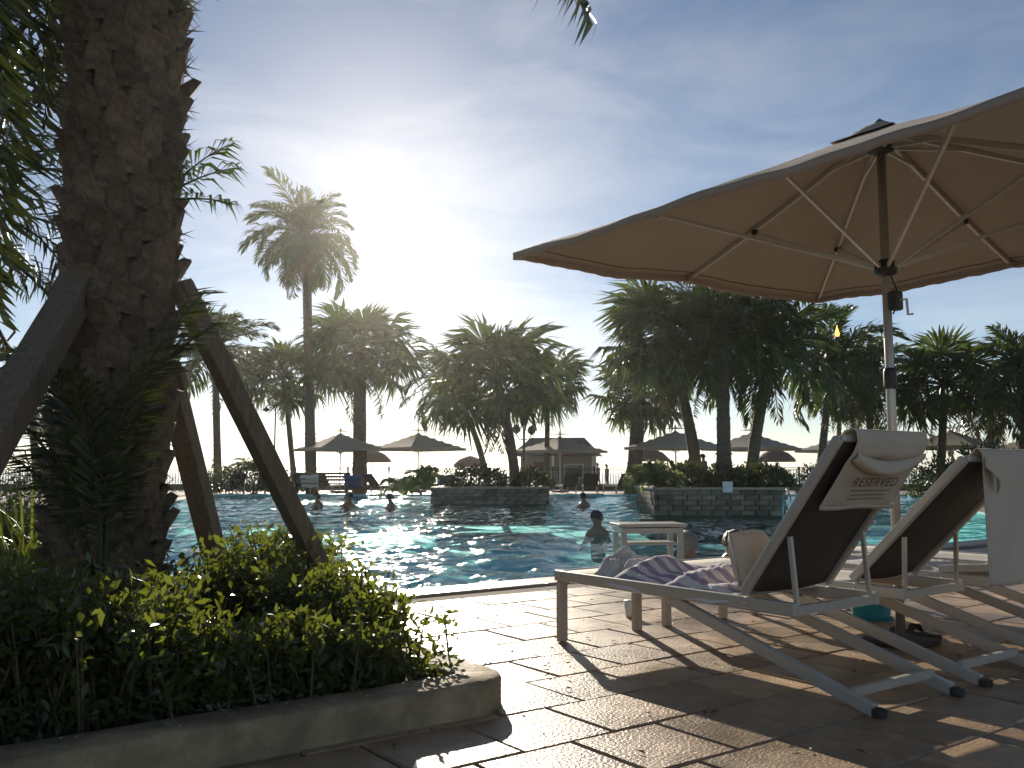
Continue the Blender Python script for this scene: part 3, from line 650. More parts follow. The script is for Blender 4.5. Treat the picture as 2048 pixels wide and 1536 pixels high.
def cover1():
    """cream cover over the top of the first backrest, print on its rear face"""
    root = thing('lounger_cover', 'cream cover printed RESERVED over the nearest raised lounger back', 'lounger cover', (H1 + E1 * .32), YAW, 'reserved covers on the raised loungers')
    c, s = math.cos(A1), math.sin(A1); zs = .41; LB = .85; w0 = -.235; w1 = .30
    rear = Vector((0, -s, -c)); along = Vector((0, -c, s)); T0 = Vector((0, -.02, zs))
    def P(x, a, off): return T0 + Vector((x, 0, 0)) + along * a + rear * off
    rgv = random.Random(2)
    def fn(u, v):
        x = w0 + (w1 - w0) * u; wob = .006 * math.sin(9 * u + 3 * v) + .004 * math.sin(17 * u - 5 * v)
        if v < .25: return P(x, LB + .012 - .40 * (1 - v / .25), -.034 - .004 * math.sin(7 * u))
        if v < .35: t = (v - .25) / .1; return P(x, LB + .012 + .035 * math.sin(PI * t), -.034 + .075 * t)
        t = (v - .35) / .65; loose = .016 * math.exp(-((t - .14) / .1) ** 2) * (.4 + math.sin(PI * u))
        return P(x * (1 + .03 * t), LB + .012 - .335 * t - .012 * math.sin(PI * u) * (t > .98), .041 + wob * (1 - .4 * t) + loose + .012 * t)
    o = MB().grid(fn, 26, 60).build('cloth', M['cover'], root, True); solid(o, .004)
    def fold(u, v):                                  # slack fold hanging in a swag below the top edge
        x = w0 + .02 + (w1 - w0 - .02) * u; a = LB - .025 - .015 * v - (.045 + .03 * v) * math.sin(PI * u) ** .8
        return P(x, a - .03 * v, .058 + .03 * math.sin(PI * v) * (.3 + math.sin(PI * u)))
    solid(MB().grid(fold, 20, 8).build('swag', M['cover'], root, True), .004)
    R = Matrix((Vector((1, 0, 0)), along, rear)).transposed()
    me = text_mesh('RESERVED', .068, 'lettering'); l = link('lettering', me, root, P(.03, LB - .178, .0705)); l.rotation_euler = R.to_euler()
    st = MB()
    for k, (a, wdt) in enumerate(((.222, .30), (.246, .26), (.268, .28))): st.box(P(.03, LB - a, .070), (wdt, .004, .001), R)
    st.build('print_line', M['print'], root)
    hem = MB().grid(lambda u, v: P(w0 * 1.03 + (w1 - w0) * 1.03 * u, LB - .33 + .02 * v, .062 + .004 * math.sin(9 * u)), 20, 2).build('hem', M['cover'], root, True); solid(hem, .006)
cover1()
def cover2():
    root = thing('lounger_cover', 'pale cover with a small chevron mark hanging from the lounger at the right edge', 'lounger cover', (H2 + E1 * WL / 2), YAW, 'reserved covers on the raised loungers')
    c, s = math.cos(A2), math.sin(A2); T = Vector((0, -.02 - .85 * c, .41 + .85 * s)); w0 = -.20; w1 = .30
    def fn(u, v):
        x = w0 + (w1 - w0) * u; wob = .012 * math.sin(8 * u + 1) + .008 * math.sin(19 * u)
        if v < .2: t = 1 - v / .2; return T + Vector((x, .30 * t * c, .032 - .30 * t * s + .0))
        if v < .3: t = (v - .2) / .1; return T + Vector((x, -.045 * t, .032 + .02 * math.sin(PI * t) - .01 * t))
        t = (v - .3) / .7; return T + Vector((x * (1 - .03 * t), -.045 - .012 * t + wob * t ** .7, .022 - .60 * t))
    o = MB().grid(fn, 26, 50).build('cloth', M['cover'], root, True); solid(o, .004)
    def wing(u, v):
        return T + Vector((w0 - .012 + .10 * u, -.062 - .035 * math.sin(PI * u), .01 - .02 * u - (.05 + .10 * u) * v))
    solid(MB().grid(wing, 8, 8).build('fold', M['cover'], root, True), .004)
    k = MB(); b = T + Vector((w0 + .062, -.055, -.035))
    k.bar(b + Vector((-.016, 0, -.018)), b + Vector((0, 0, .018)), .003, .009, (0, 1, 0)); k.bar(b + Vector((.016, 0, -.018)), b + Vector((0, 0, .018)), .003, .009, (0, 1, 0))
    k.build('chevron_mark', M['print'], root)
cover2()

def towel(label, loc, rz, size, m, seed, amp=.02, group=None, name='towel', sag=0):
    root = None; rg = random.Random(seed); ph = [rg.uniform(0, 6) for _ in range(6)]; bumps = [(rg.uniform(-.4, .4) * size[0], rg.uniform(-.4, .4) * size[1], rg.uniform(.05, .12), amp * rg.uniform(.4, 1.3)) for _ in range(9)]
    def fn(u, v):
        x = (u - .5) * size[0]; y = (v - .5) * size[1]; e = min(1, 6 * min(u, 1 - u)) * min(1, 8 * min(v, 1 - v))
        z = amp * (1 + math.sin(14 * v + 3 * u + ph[0]) * .55 + math.sin(9 * u + ph[1]) * .3 + .35 * math.sin(25 * v + 9 * u + ph[2])) * (0.35 + .65 * e)
        for hx, hy, hr, hh_ in bumps: z += hh_ * math.exp(-(((x - hx) * 1.0) ** 2 + (y - hy) ** 2) / hr ** 2) * e
        z += amp * .25 * e * abs(math.sin(31 * u + 6 * math.sin(7 * v + ph[5]))) 
        return (x + .012 * math.sin(9 * v + ph[3]), y + .015 * math.sin(7 * u + ph[4]), max(.004, z) - sag * (abs(u - .5) * 2) ** 6)
    o = MB().grid(fn, 44, 60).build(name, M[m], None, True); o.location = loc; o.rotation_euler = (0, 0, rz); solid(o, .006)
    return tag(o, label, 'towel', group)
def onL(h, x, y, z): q = h + E1 * (WL / 2 + x) + E2 * y; q.z = z; return q
towel('crumpled lavender and white striped towel on the nearest lounger seat', onL(H1, -.01, .50, .375), YAW, (.56, .86), 'striped', 3, .038, sag=.04)
cu_ = thing('cushion', 'pale head cushion standing on the nearest lounger seat against its backrest', 'cushion', onL(H1, -.03, .10, .40), YAW + .1)
pm_ = MB()
for sgn in (1, -1):
    def pil(u, v, g=sgn):
        a, b = u * 2 - 1, v * 2 - 1; e = max(0, 1 - a ** 4) ** .5 * max(0, 1 - b ** 4) ** .5; wr = .006 * math.sin(9 * a + 4 * b) * math.sin(5 * b - 3 * a + g)
        return (.15 * a * (1 - .06 * b * b), g * (.055 * e + wr * e) + .05 * v, .14 + .13 * b * (1 - .07 * a * a))
    pm_.grid(pil if sgn > 0 else (lambda u, v: pil(1 - u, v)), 20, 20)
pm_.build('pad', M['cover'], cu_, True)
MB().tube([(-.148, .0, .02), (-.15, .02, .14), (-.148, .05, .26)], .006, 6).build('piping', M['frame'], cu_, True)
towel('fluffy white towel bunched on the foot of the nearest lounger', onL(H1, .05, 1.02, .375), YAW + .15, (.46, .34), 'towelw', 5, .036)
towel('white towel lying on the flat lounger behind the hanging cover', onL(H2 + SH, 0, .5, .375), YAW, (.5, .9), 'towelw', 7, .022)

# ------------------------------------------------------------------ the near parasol
SC = 1.056
UC = Vector((2.04 * SC, 4.83 * SC, 0)); SIDE = 2.9 * SC; ZE = EYE + (2.25 - EYE) * SC; ZA = .60 * SC
par = thing('parasol', 'large taupe square parasol seen from below at the right', 'parasol', UC, YAW)
TILT = Vector((.024, .002))
def cz(u, v):
    r = max(abs(u), abs(v)); a = min(abs(u), abs(v)) / max(r, 1e-6)       # a: 0 mid rib, 1 corner rib
    sag = -.02 * math.sin(PI * a) * r; crv = -.05 * math.sin(PI * min(1, r))
    return ZA * (1 - r) + sag + .008 * r * (1 - a) + crv * .3
def cpt(u, v, off=0.0):
    r = max(abs(u), abs(v)); a = min(abs(u), abs(v)) / max(r, 1e-6); k = 1 - .009 * math.sin(PI * a) * r ** 2
    x, y = u * SIDE / 2 * k, v * SIDE / 2 * k
    # tilt follows world axes in the fit; turn into local axes
    th = math.atan2(v, u); w = .006 * math.sin(7 * u + 3 * v + 2 * math.sin(4 * v)) + .004 * math.sin(13 * v - 9 * u) + .0025 * math.sin(31 * th + 2 * math.sin(5 * th)) * r ** 3
    return Vector((x, y, ZE + cz(u, v) + w * r + TILT.x * x + TILT.y * y + off))
NG = 72
o = MB().grid(lambda i, j: cpt(i * 2 - 1, j * 2 - 1), NG, NG).build('canopy', M['canopy'], par, True); solid(o, .003)
hemm = MB(); per = []
for k in range(NG): per.append((-1 + 2 * k / NG, -1))
for k in range(NG): per.append((1, -1 + 2 * k / NG))
for k in range(NG): per.append((1 - 2 * k / NG, 1))
for k in range(NG): per.append((-1, 1 - 2 * k / NG))
for k, (u, v) in enumerate(per):
    p = cpt(u, v); q = cpt(u * 1.004, v * 1.004); hemm.v += [tuple(q + Vector((0, 0, .004))), tuple(q + Vector((0, 0, -.04 - .003 * math.sin(k * 1.9))))]
for k in range(len(per)):
    a, b = 2 * k, 2 * ((k + 1) % len(per)); hemm.f.append((a, b, b + 1, a + 1))
solid(hemm.build('valance', M['canopy'], par, True), .004)
o = MB().grid(lambda i, j: cpt((i * 2 - 1) * .13, (j * 2 - 1) * .13, .018) + Vector((0, 0, .03 * (1 - max(abs(i * 2 - 1), abs(j * 2 - 1))) - .012 * math.sin(3 * PI * i) ** 2)), 12, 12).build('vent_cap', M['canopy'], par, True); solid(o, .004)
MB().lathe((0, 0, ZE + ZA + .015), [(.03, 0), (.03, .015), (.016, .03), (.004, .04)], 12).build('finial', M['hub'], par, True)
hb = MB()
for k in range(len(per)):
    a, b = per[k], per[(k + 1) % len(per)]; o_ = len(hb.v)
    hb.v += [tuple(cpt(a[0] * f, a[1] * f, -.004)) for f in (.965, .957)] + [tuple(cpt(b[0] * f, b[1] * f, -.004)) for f in (.965, .957)]; hb.f.append((o_, o_ + 1, o_ + 3, o_ + 2))
hb.build('hem_seam', M['print'], par)['kind'] = 'stuff'
MB().lathe((0, 0, .04), [(.026, 0), (.026, 1.45), (.0245, 1.46), (.0245, ZE + ZA - .05)], 16).build('pole', M['polem'], par, True)
MB().lathe((0, 0, 1.42), [(.034, 0), (.036, .02), (.036, .10), (.03, .12)], 14).build('collar', M['hub'], par, True)
zh = at(882, 268, UC.y).z; zt = ZE + ZA - .16
MB().lathe((0, 0, zh - .05), [(.03, 0), (.062, .015), (.066, .05), (.05, .085), (.03, .10)], 16).build('runner', M['hub'], par, True)
MB().lathe((0, 0, zt), [(.03, 0), (.075, .02), (.075, .06), (.04, .1)], 16).build('top_hub', M['hub'], par, True)
MB().box((.0, -.052, zh - .20), (.075, .06, .11)).build('crank_box', M['hub'], par, bevel=.012)
MB().tube([(0, -.08, zh - .2), (0, -.12, zh - .2), (.0, -.125, zh - .29), (.0, -.155, zh - .29)], .007, 6).build('crank_handle', M['alu'], par)
MB().tube([(.05, 0, zh - .04), (.09, -.01, zh - .12), (.06, -.02, zh - .22), (.01, -.03, zh - .27)], .005, 6).build('cord', M['hub'], par)
for k in range(8):
    u, v = [(1, 1), (0, 1), (-1, 1), (-1, 0), (-1, -1), (0, -1), (1, -1), (1, 0)][k]
    pts = [cpt(u * t, v * t, -.022) for t in (.06, .25, .5, .75, .985)]
    rb = MB()
    for i in range(4): rb.bar(pts[i], pts[i + 1], .018, .026)
    rb.build('rib', M['alu'], par)
    e = cpt(u * .60, v * .60, -.04); d = Vector((u, v, 0)).normalized()
    MB().bar(Vector((0, 0, zh)) + d * .05, e, .016, .022).build('strut', M['alu'], par)
    MB().bar(Vector((0, 0, zt + .03)) + d * .06, cpt(u * .20, v * .20, -.03), .014, .018).build('strut', M['alu'], par)
    MB().box(cpt(u * .985, v * .985, -.035), (.05, .05, .03)).build('pocket', M['canopy'], par, bevel=.006)
    MB().box(e, (.04, .04, .035)).build('joint', M['hub'], par, bevel=.006)
MB().box((0, 0, .02), (.30, .30, .03)).build('base_plate', M['iron'], par, bevel=.006)

# ------------------------------------------------------------------ small things beside the loungers
tb = ground(648, 571); tabl = thing('side_table', 'low pale side table standing at the near pool edge', 'side table', tb, .12)
MB().box((0, 0, .445), (.66, .42, .03)).build('table_top', M['frame'], tabl, bevel=.006)
MB().box((0, 0, .27), (.56, .36, .02)).build('shelf', M['frame'], tabl, bevel=.004)
MB().box((0, 0, .395), (.60, .37, .05)).build('apron', M['frame'], tabl)
for sx in (-1, 1):
    for sy in (-1, 1): MB().box((sx * .275, sy * .165, .185), (.055, .04, .37)).build('leg', M['frame'], tabl, bevel=.004)
cu = ground(631, 617); cup = thing('cup', 'small white cup standing on the pavers under the nearest lounger foot', 'cup', cu)
MB().lathe((0, 0, .002), [(.034, 0), (.038, .01), (.046, .095), (.043, .097), (.035, .02)], 18).build('cup_body', M['white'], cup, True)
MB().lathe((0, 0, .098), [(.047, 0), (.048, .006), (.03, .014), (.004, .016)], 18).build('lid', M['white'], cup, True)
bgp = ground(872, 618); bag = thing('beach_bag', 'turquoise canvas beach bag on the ground under the nearest raised lounger', 'bag', bgp, .5)
MB().grid(lambda u, v: (.15 * math.cos(2 * PI * u) * (1 + .15 * math.sin(PI * v)), .08 * math.sin(2 * PI * u) * (1.2 - .4 * v) + .01 * math.sin(9 * u), .20 * v + .015 * math.sin(6 * u) * v), 26, 8).build('bag_body', M['teal'], bag, True)
MB().lathe((0, 0, 0), [(.13, 0), (.13, .01)], 16).build('bag_base', M['teal'], bag)
for sy in (-1, 1): MB().tube([(-.06, sy * .05, .19), (-.05, sy * .06, .27), (0, sy * .06, .30), (.05, sy * .06, .27), (.06, sy * .05, .19)], .008, 6).build('handle', M['teal'], bag, True)
def sandal(px, py, rz, label):
    r = thing('sandal', label, 'sandal', ground(px, py), rz, 'dark sandals under the loungers')
    def outl(s, z): return [(s * .045 * (1 + .25 * math.sin(t * 2)) * math.cos(t), s * .13 * math.sin(t), z) for t in np.linspace(0, 2 * PI, 15)[:-1]]
    a, b = outl(1, 0.002), outl(.97, .022); MB().add(a + b, [tuple(range(14))[::-1], tuple(range(14, 28))] + [(i, (i + 1) % 14, 14 + (i + 1) % 14, 14 + i) for i in range(14)]).build('sole', M['sandal'], r)
    MB().grid(lambda u, v: (-.045 + .09 * u, .02 + .05 * v, .02 + .045 * math.sin(PI * u)), 8, 3).build('strap', M['sandal'], r, True)
sandal(902, 640, .3, 'left one of the dark sandals under the loungers'); sandal(922, 636, .5, 'right one of the dark sandals under the loungers')

# ------------------------------------------------------------------ people
def body(name, V, Ed, R, m, parent, sub=2, mats=None):
    me = bpy.data.meshes.new('sk'); me.from_pydata(V, Ed, []); o = bpy.data.objects.new('sk', me); COL.objects.link(o)
    s = o.modifiers.new('s', 'SKIN'); 
    for i, r in enumerate(R):
        q = me.skin_vertices[0].data[i]; q.radius = (r, r) if not hasattr(r, '__len__') else r
    me.skin_vertices[0].data[0].use_root = True
    sb = o.modifiers.new('b', 'SUBSURF'); sb.levels = sub; sb.render_levels = sub
    dg = bpy.context.evaluated_depsgraph_get(); dg.update(); nm = bpy.data.meshes.new_from_object(o.evaluated_get(dg)); bpy.data.objects.remove(o)
    nm.name = name; nm.materials.clear(); nm.materials.append(m); nm.polygons.foreach_set('use_smooth', [True] * len(nm.polygons))
    return link(name, nm, parent)
def head_bits(root, c, hair, skin, long=0.0, face=(0, 1, 0)):
    """hair cap, nose and ears round a head centred at c (radius .1)"""
    f = Vector(face).normalized(); sidev = Vector((f.y, -f.x, 0)); c = Vector(c)
    def fn(u, v):
        th = PI * v * .62; ph = 2 * PI * u; q = sidev * math.cos(ph) * math.sin(th) + f * math.sin(ph) * math.sin(th) + Vector((0, 0, math.cos(th)))
        cut = max(0, q.dot(f)) * .05; r = .107 + .006 * math.sin(9 * ph + 7 * th)
        lw = long * max(0, -q.dot(f) + .25) * max(0, th - 1.1)
        return c + Vector((q.x * r * .93, q.y * r * 1.02, q.z * r * 1.12 - lw + cut))
    MB().grid(fn, 20, 10).build('hair', hair, root, True)
    MB().lathe(c + f * .098 + Vector((0, 0, -.02)), [(.008, -.03), (.017, -.012), (.012, .01), (.005, .035)], 8).build('nose', skin, root, True)
    for s in (-1, 1): MB().lathe(c + sidev * s * .094 + Vector((0, 0, -.03)), [(.006, 0), (.016, .02), (.018, .045), (.006, .06)], 8).build('ear', skin, root, True)
def swimmer(label, px, py, d, rz, hair='hair', skin='skin2', top=None, long=0.0, k=1.0, arm=0.0):
    p = at(px, py, d); p.z = -.10
    r = thing('person', label, 'person', p, rz, 'swimmers in the pool'); r.scale = (k, k, k)
    V = [(0, 0, -.42), (0, 0, -.2), (0, 0, .0), (0, .01, .12), (0, .015, .20), (0, .03, .29), (0, .03, .355), (.17, 0, .07), (.25, .04, -.12), (.22, .2, -.2 + arm), (-.17, 0, .07), (-.25, .04, -.12), (-.22, .2, -.2 + arm)]
    Ed = [(0, 1), (1, 2), (2, 3), (3, 4), (4, 5), (5, 6), (3, 7), (7, 8), (8, 9), (3, 10), (10, 11), (11, 12)]
    R = [(.15, .11), (.14, .1), (.16, .1), (.1, .085), (.055, .055), (.085, .1), (.07, .08), .062, .045, .035, .062, .045, .035]
    body('body', V, Ed, R, M[skin], r)
    head_bits(r, (0, .03, .315), M[hair], M[skin], long)
    if top:
        MB().grid(lambda u, v: (.215 * math.cos(2 * PI * u) * (1 - .35 * v ** 3), .135 * math.sin(2 * PI * u) * (1 - .3 * v ** 3), -.35 + .45 * v), 20, 8).build('swim_top', M[top], r, True)
    return r
swimmer('distant swimmer standing in the pool beside the near stone island', 584, 500, 27, .6)
swimmer('dark haired swimmer in mid pool left of the low side table', 598, 530, 14.6, 2.4, skin='skin2')
swimmer('grey haired person in the pool beside the low side table', 690, 560, 9.4, .3, hair='hairg', top='black', long=.02)
swimmer('person in a slate blue swim top in the pool behind the nearest lounger', 731, 560, 9.7, 3.6, hair='hairb', top='shirt', skin='skin')
swimmer('distant swimmer in the sun glitter, leftmost of the three', 318, 500, 27, 1.2, k=1.0)
swimmer('distant swimmer in the sun glitter between two others', 348, 502, 26, 4.0, k=1.1)
swimmer('distant swimmer in the sun glitter, rightmost of the three', 391, 503, 26, 2.2)

def standing(label, px, d, rz, z0=0.0, top='shirt', bottom='black', group=None):
    p = at(px, 470, d); p.z = z0
    r = thing('person', label, 'person', p, rz, group)
    V = [(0, 0, .95), (0, 0, 1.12), (0, 0, 1.34), (0, .01, 1.45), (0, .03, 1.56), (0, .03, 1.68), (.19, 0, 1.38), (.25, .03, 1.1), (.22, .12, .86), (-.19, 0, 1.38), (-.25, .0, 1.1), (-.24, .1, .86), (.1, 0, .88), (.11, .05, .48), (.11, -.02, .08), (.12, .1, .03), (-.1, 0, .88), (-.1, -.08, .48), (-.1, -.2, .1), (-.1, -.1, .03)]
    Ed = [(0, 1), (1, 2), (2, 3), (3, 4), (4, 5), (2, 6), (6, 7), (7, 8), (2, 9), (9, 10), (10, 11), (0, 12), (12, 13), (13, 14), (14, 15), (0, 16), (16, 17), (17, 18), (18, 19)]
    R = [(.15, .11), (.13, .1), (.16, .11), .055, .085, .07, .065, .045, .035, .065, .045, .035, .09, .062, .042, .035, .09, .062, .042, .035]
    body('body', V, Ed, R, M['skin2'], r, 1); head_bits(r, (0, .03, 1.62), M['hair'], M['skin2'])
    MB().grid(lambda u, v: (.21 * math.cos(2 * PI * u) * (1 - .1 * v), .14 * math.sin(2 * PI * u), .92 + .5 * v), 16, 4).build('shirt', M[top], r, True)
    b = MB()
    for s in (-1, 1): b.grid(lambda u, v: (s * .1 + .105 * math.cos(2 * PI * u), .105 * math.sin(2 * PI * u), .55 + .4 * v), 12, 3)
    b.build('shorts', M[bottom], r, True)
standing('person standing among the palm trunks on the far pool deck', 704, 39.6, 1.0, top='shirt', bottom='red')
standing('left one of the two people walking on the beach behind the fence', 598, 60, 1.6, beach_z(60), top='black', group='people on the beach')
standing('right one of the two people walking on the beach behind the fence', 607, 62, 1.4, beach_z(62), top='shirt', group='people on the beach')

# ------------------------------------------------------------------ pool islands and planting
def island(label, px0, px1, d, hh, seed, dep=2.6):
    a, b = at(px0, 490, d), at(px1, 490, d); L = (b - a).length; c = (a + b) / 2; c.z = -.1
    r = thing('stone_planter', label, 'stone planter', c, 0, 'stone planters in the pool')
    MB().box((0, dep / 2, hh / 2 - .35), (L - .12, dep - .06, hh + .68)).build('core', M['mortar'], r)
    rows = max(3, int(hh / .12)); rh = hh / rows; nc = int(L / .34); bw = L / nc; rg = random.Random(seed)
    bmx = [MB().box((0, 0, 0), (bw - .014, .10, rh - .012)).mesh('stone_block', M['block'])]
    for j in range(rows):
        for i in range(nc):
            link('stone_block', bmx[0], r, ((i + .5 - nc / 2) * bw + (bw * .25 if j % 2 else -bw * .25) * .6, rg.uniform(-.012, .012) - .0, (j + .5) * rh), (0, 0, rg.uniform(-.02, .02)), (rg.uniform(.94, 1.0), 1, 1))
    ns = int(dep / .34)
    for sx in (-1, 1):
        for j in range(rows):
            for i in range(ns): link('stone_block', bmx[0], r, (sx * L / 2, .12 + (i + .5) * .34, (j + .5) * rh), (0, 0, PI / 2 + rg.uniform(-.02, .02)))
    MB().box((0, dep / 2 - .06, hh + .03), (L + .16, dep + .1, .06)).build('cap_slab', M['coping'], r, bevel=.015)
    return c, L
c1, L1_ = island('left stone block planter standing in the pool, beside the tall palm', 432, 548, 29.5, .50, 1, 3.2)
c2, L2_ = island('right stone block planter in the pool below the big palm group', 656, 785, 22.0, .62, 2, 3.4)
def mounds(label, px, py, d, rad, n, seed, m='shrubfar', ll=.16, w=.075, z0=None, group='shrubs beyond the pool', cat='shrub'):
    b = at(px, py, d)
    if z0 is not None: b.z = z0
    r = thing('shrub', label, cat, b, 0, group); mound(r, (0, 0, 0), rad, M[m], n, seed, ll, w)
mounds('dark rounded shrub filling the left stone planter', 478, 488, 30.6, (1.25, .9, .72), 1500, 1, z0=.42)
mounds('small leafy shrub at the right end of the left stone planter', 532, 488, 30.6, (.7, .7, .62), 800, 2, z0=.42)
mounds('dark flowering shrub on the left part of the right stone planter', 690, 488, 23.0, (.8, .8, .58), 1300, 3, z0=.55)
mounds('dark flowering shrub in the middle of the right stone planter', 726, 488, 23.1, (.8, .8, .52), 1300, 4, z0=.55)
mounds('dark flowering shrub at the right end of the right stone planter', 765, 488, 23.0, (.75, .8, .55), 1300, 5, z0=.55)
AREC = [frond_mesh('frond', 1.0, 26, .42, .05, 1.5 + .3 * i, 120 + i, M['areca'], lift=.25, hang=.6) for i in range(3)]
def areca(label, px, d, z0, s, n, seed, azr=(0, 6.28)):
    rg = random.Random(seed); b = at(px, 480, d); b.z = z0
    clump(label, b, [(azr[0] + (azr[1] - azr[0]) * (i + rg.random()) / n, rg.uniform(.35, 1.15), s * rg.uniform(.75, 1.1)) for i in range(n)], AREC, 'arching palms glinting at the planters')
areca('arching palm glinting white at the left end of the left stone planter', 430, 29.8, .38, 1.15, 16, 1, (1.6, 5.2))
areca('arching palm glinting white at the left end of the right stone planter', 660, 22.3, .52, 1.05, 18, 2, (1.6, 5.2))
areca('second glinting arching palm in front of the far wall left of the planters', 404, 38.5, .0, 1.2, 14, 3)

FD = 'palms beyond the pool'
palm('tall slender date palm rising above all others left of centre', 312, 41, (306, 236), 2.75, .22, 40, 1, old=7, lo=-1.0)
palm('palm half hidden behind the slanting timber prop', 219, 44, (215, 348), 3.1, .17, 30, 2, old=6)
palm('small bright green palm between two taller palms at the left', 296, 46, (284, 376), 2.6, .13, 32, 3, kind=FANS)
palm('dense palm with a thick brown trunk right of the tall slender palm', 360, 42, (360, 352), 3.1, .30, 44, 4, kind=FANS)
palm('palm leaning to the left beside the left stone planter', 488, 43, (452, 384), 2.5, .14, 26, 5, lean=.6)
palm('broad palm growing out of the left stone planter', 516, 30.8, (496, 374), 2.7, .16, 40, 6, z0=.4, lean=.4, kind=FANS)
palm('small low palm with drooping fronds right of the left stone planter', 546, 42, (548, 384), 2.3, .12, 36, 7, kind=FANS)
palm('left palm of the big group over the right stone planter, the tallest there', 700, 25, (668, 336), 2.1, .15, 44, 8, z0=.0, lean=.5, kind=FANS)
palm('middle palm of the big group on the right stone planter with a straight trunk', 724, 23.2, (722, 334), 2.2, .17, 42, 9, z0=.5)
palm('right palm of the big group over the right stone planter', 750, 24.4, (772, 352), 2.05, .15, 36, 10, z0=.5, lean=.4)
palm('palm with a thick ridged trunk left of the big palm group', 632, 41, (640, 392), 2.5, .32, 38, 11, kind=FANS)
palm('palm standing behind the tall torch pole', 816, 36, (832, 362), 2.7, .15, 32, 12, old=6)
palm('bushy palm behind the parasol pole', 872, 38, (868, 382), 2.7, .14, 30, 13, old=7)
palm('palm right of the parasol pole against the open sky', 938, 37, (945, 384), 2.7, .16, 40, 14, kind=FANS)
palm('palm at the right edge of the photo beyond the loungers', 1022, 33, (1026, 374), 2.3, .16, 32, 15, old=5)
palm('low palm between the parasol pole and the right edge', 985, 41, (992, 408), 2.6, .13, 26, 16)
palm('low palm peeping out between the big trunk and the left prop', 40, 40, (30, 392), 2.4, .16, 30, 17)

mounds('tall dense dark shrub beyond the loungers at the right edge', 1000, 470, 30, (2.1, 1.5, 1.7), 3600, 21, z0=.0, ll=.2, w=.1)
mounds('loose dark shrub beside the nearest lounger cover at the far deck', 818, 470, 38, (1.0, .8, 1.25), 1100, 22, z0=.0)
mounds('loose dark shrub glimpsed between the two covers', 940, 470, 34, (1.3, 1.0, 1.5), 2000, 23, z0=.0)
mounds('broad dark shrub on the far left bank of the pool', 248, 470, 40.5, (2.6, 1.4, 1.35), 3400, 24, z0=.0)
mounds('dark shrub on the far left bank next to the thick trunk', 60, 470, 38, (2.6, 1.6, 1.5), 2800, 25, z0=.0)
areca('spiky tufted palm on top of the far left bank', 250, 41, 1.0, 1.0, 12, 8)

# ------------------------------------------------------------------ far deck: parasols, loungers, fence, hut, posts
def far_parasol(): 
    r = thing('parasol', 'far', 'parasol'); s = 3.2; ze, za = 2.02, .72
    o = MB().grid(lambda i, j: ((i * 2 - 1) * s / 2, (j * 2 - 1) * s / 2, ze + za * (1 - max(abs(i * 2 - 1), abs(j * 2 - 1))) - .03 * math.sin(PI * min(1, max(abs(i * 2 - 1), abs(j * 2 - 1))))), 12, 12).build('canopy', M['canopyfar'], r); solid(o, .012)
    v = MB(); pr = [(-1, -1), (1, -1), (1, 1), (-1, 1)]
    for k in range(4):
        a, b = pr[k], pr[(k + 1) % 4]; v.add([(a[0] * s / 2, a[1] * s / 2, ze), (b[0] * s / 2, b[1] * s / 2, ze), (b[0] * s / 2, b[1] * s / 2, ze - .12), (a[0] * s / 2, a[1] * s / 2, ze - .12)], [(0, 1, 2, 3)])
    solid(v.build('valance', M['canopyfar'], r), .012)
    MB().grid(lambda i, j: ((i - .5) * .8, (j - .5) * .8, ze + za + .08 + .07 * (1 - 2 * max(abs(i - .5), abs(j - .5)))), 4, 4).build('vent_cap', M['canopyfar'], r)
    MB().lathe((0, 0, 0), [(.035, 0), (.03, ze + za + .1), (.05, ze + za + .16), (.01, ze + za + .26)], 8).build('pole', M['polem'], r)
    for k in range(4):
        a = PI / 4 + k * PI / 2; MB().bar((0, 0, ze - .25), (math.cos(a) * 1.1, math.sin(a) * 1.1, ze + .33), .03, .03).build('strut', M['alu'], r)
    MB().box((0, 0, .05), (.6, .6, .1)).build('base_plate', M['iron'], r, bevel=.02)
    return r
FP = [(340, 41.5, .6, 'leftmost far parasol, its left tip behind the slanting prop'), (418, 42.5, .75, 'far parasol second from the left, overlapping its neighbour'),
      (560, 43, .7, 'far parasol in front of the gabled hut'), (676, 40, .65, 'far parasol warmly lit beneath, left of the main palm group'), (752, 41, .75, 'far parasol behind the main palm group trunks'),
      (846, 42, .62, 'far parasol peeping over the nearest lounger cover from the left'), (952, 40, .72, 'far parasol seen between the two raised loungers'), (1038, 42, .6, 'far parasol at the right edge behind the dark shrub')]
fp0 = far_parasol()
for i, (px, d, rz, lb) in enumerate(FP):
    o = fp0 if i == 0 else copy_tree(fp0); p = at(px, 470, d); o.location = (p.x, p.y, 0); o.rotation_euler.z = rz; o['label'] = lb; o['group'] = 'beige parasols on the far pool deck'
    o.scale = (1, 1, 1.0 + .03 * math.sin(i * 2.3))
def beach_parasol():
    r = thing('beach_parasol', 'far', 'beach parasol')
    MB().lathe((0, 0, 0), [(1.25, 1.75), (1.18, 1.95), (.8, 2.3), (.3, 2.5), (.05, 2.56)], 14).build('canopy', M['canopybrown'], r, True)
    MB().lathe((0, 0, 0), [(.03, 0), (.025, 2.62)], 6).build('pole', M['polem'], r); return r
bp0 = beach_parasol()
for i, (px, d, lb) in enumerate([(372, 58, 'domed brown beach parasol behind the fence below the two leftmost far parasols'), (650, 56, 'domed brown beach parasol just left of the main palm trunk'), (776, 57, 'domed brown beach parasol beside the nearest lounger cover'), (470, 66, 'domed brown beach parasol left of the gabled hut')]):
    o = bp0 if i == 0 else copy_tree(bp0); p = at(px, 470, d); o.location = (p.x, p.y, beach_z(d) - .05); o['label'] = lb; o['group'] = 'brown parasols on the beach'

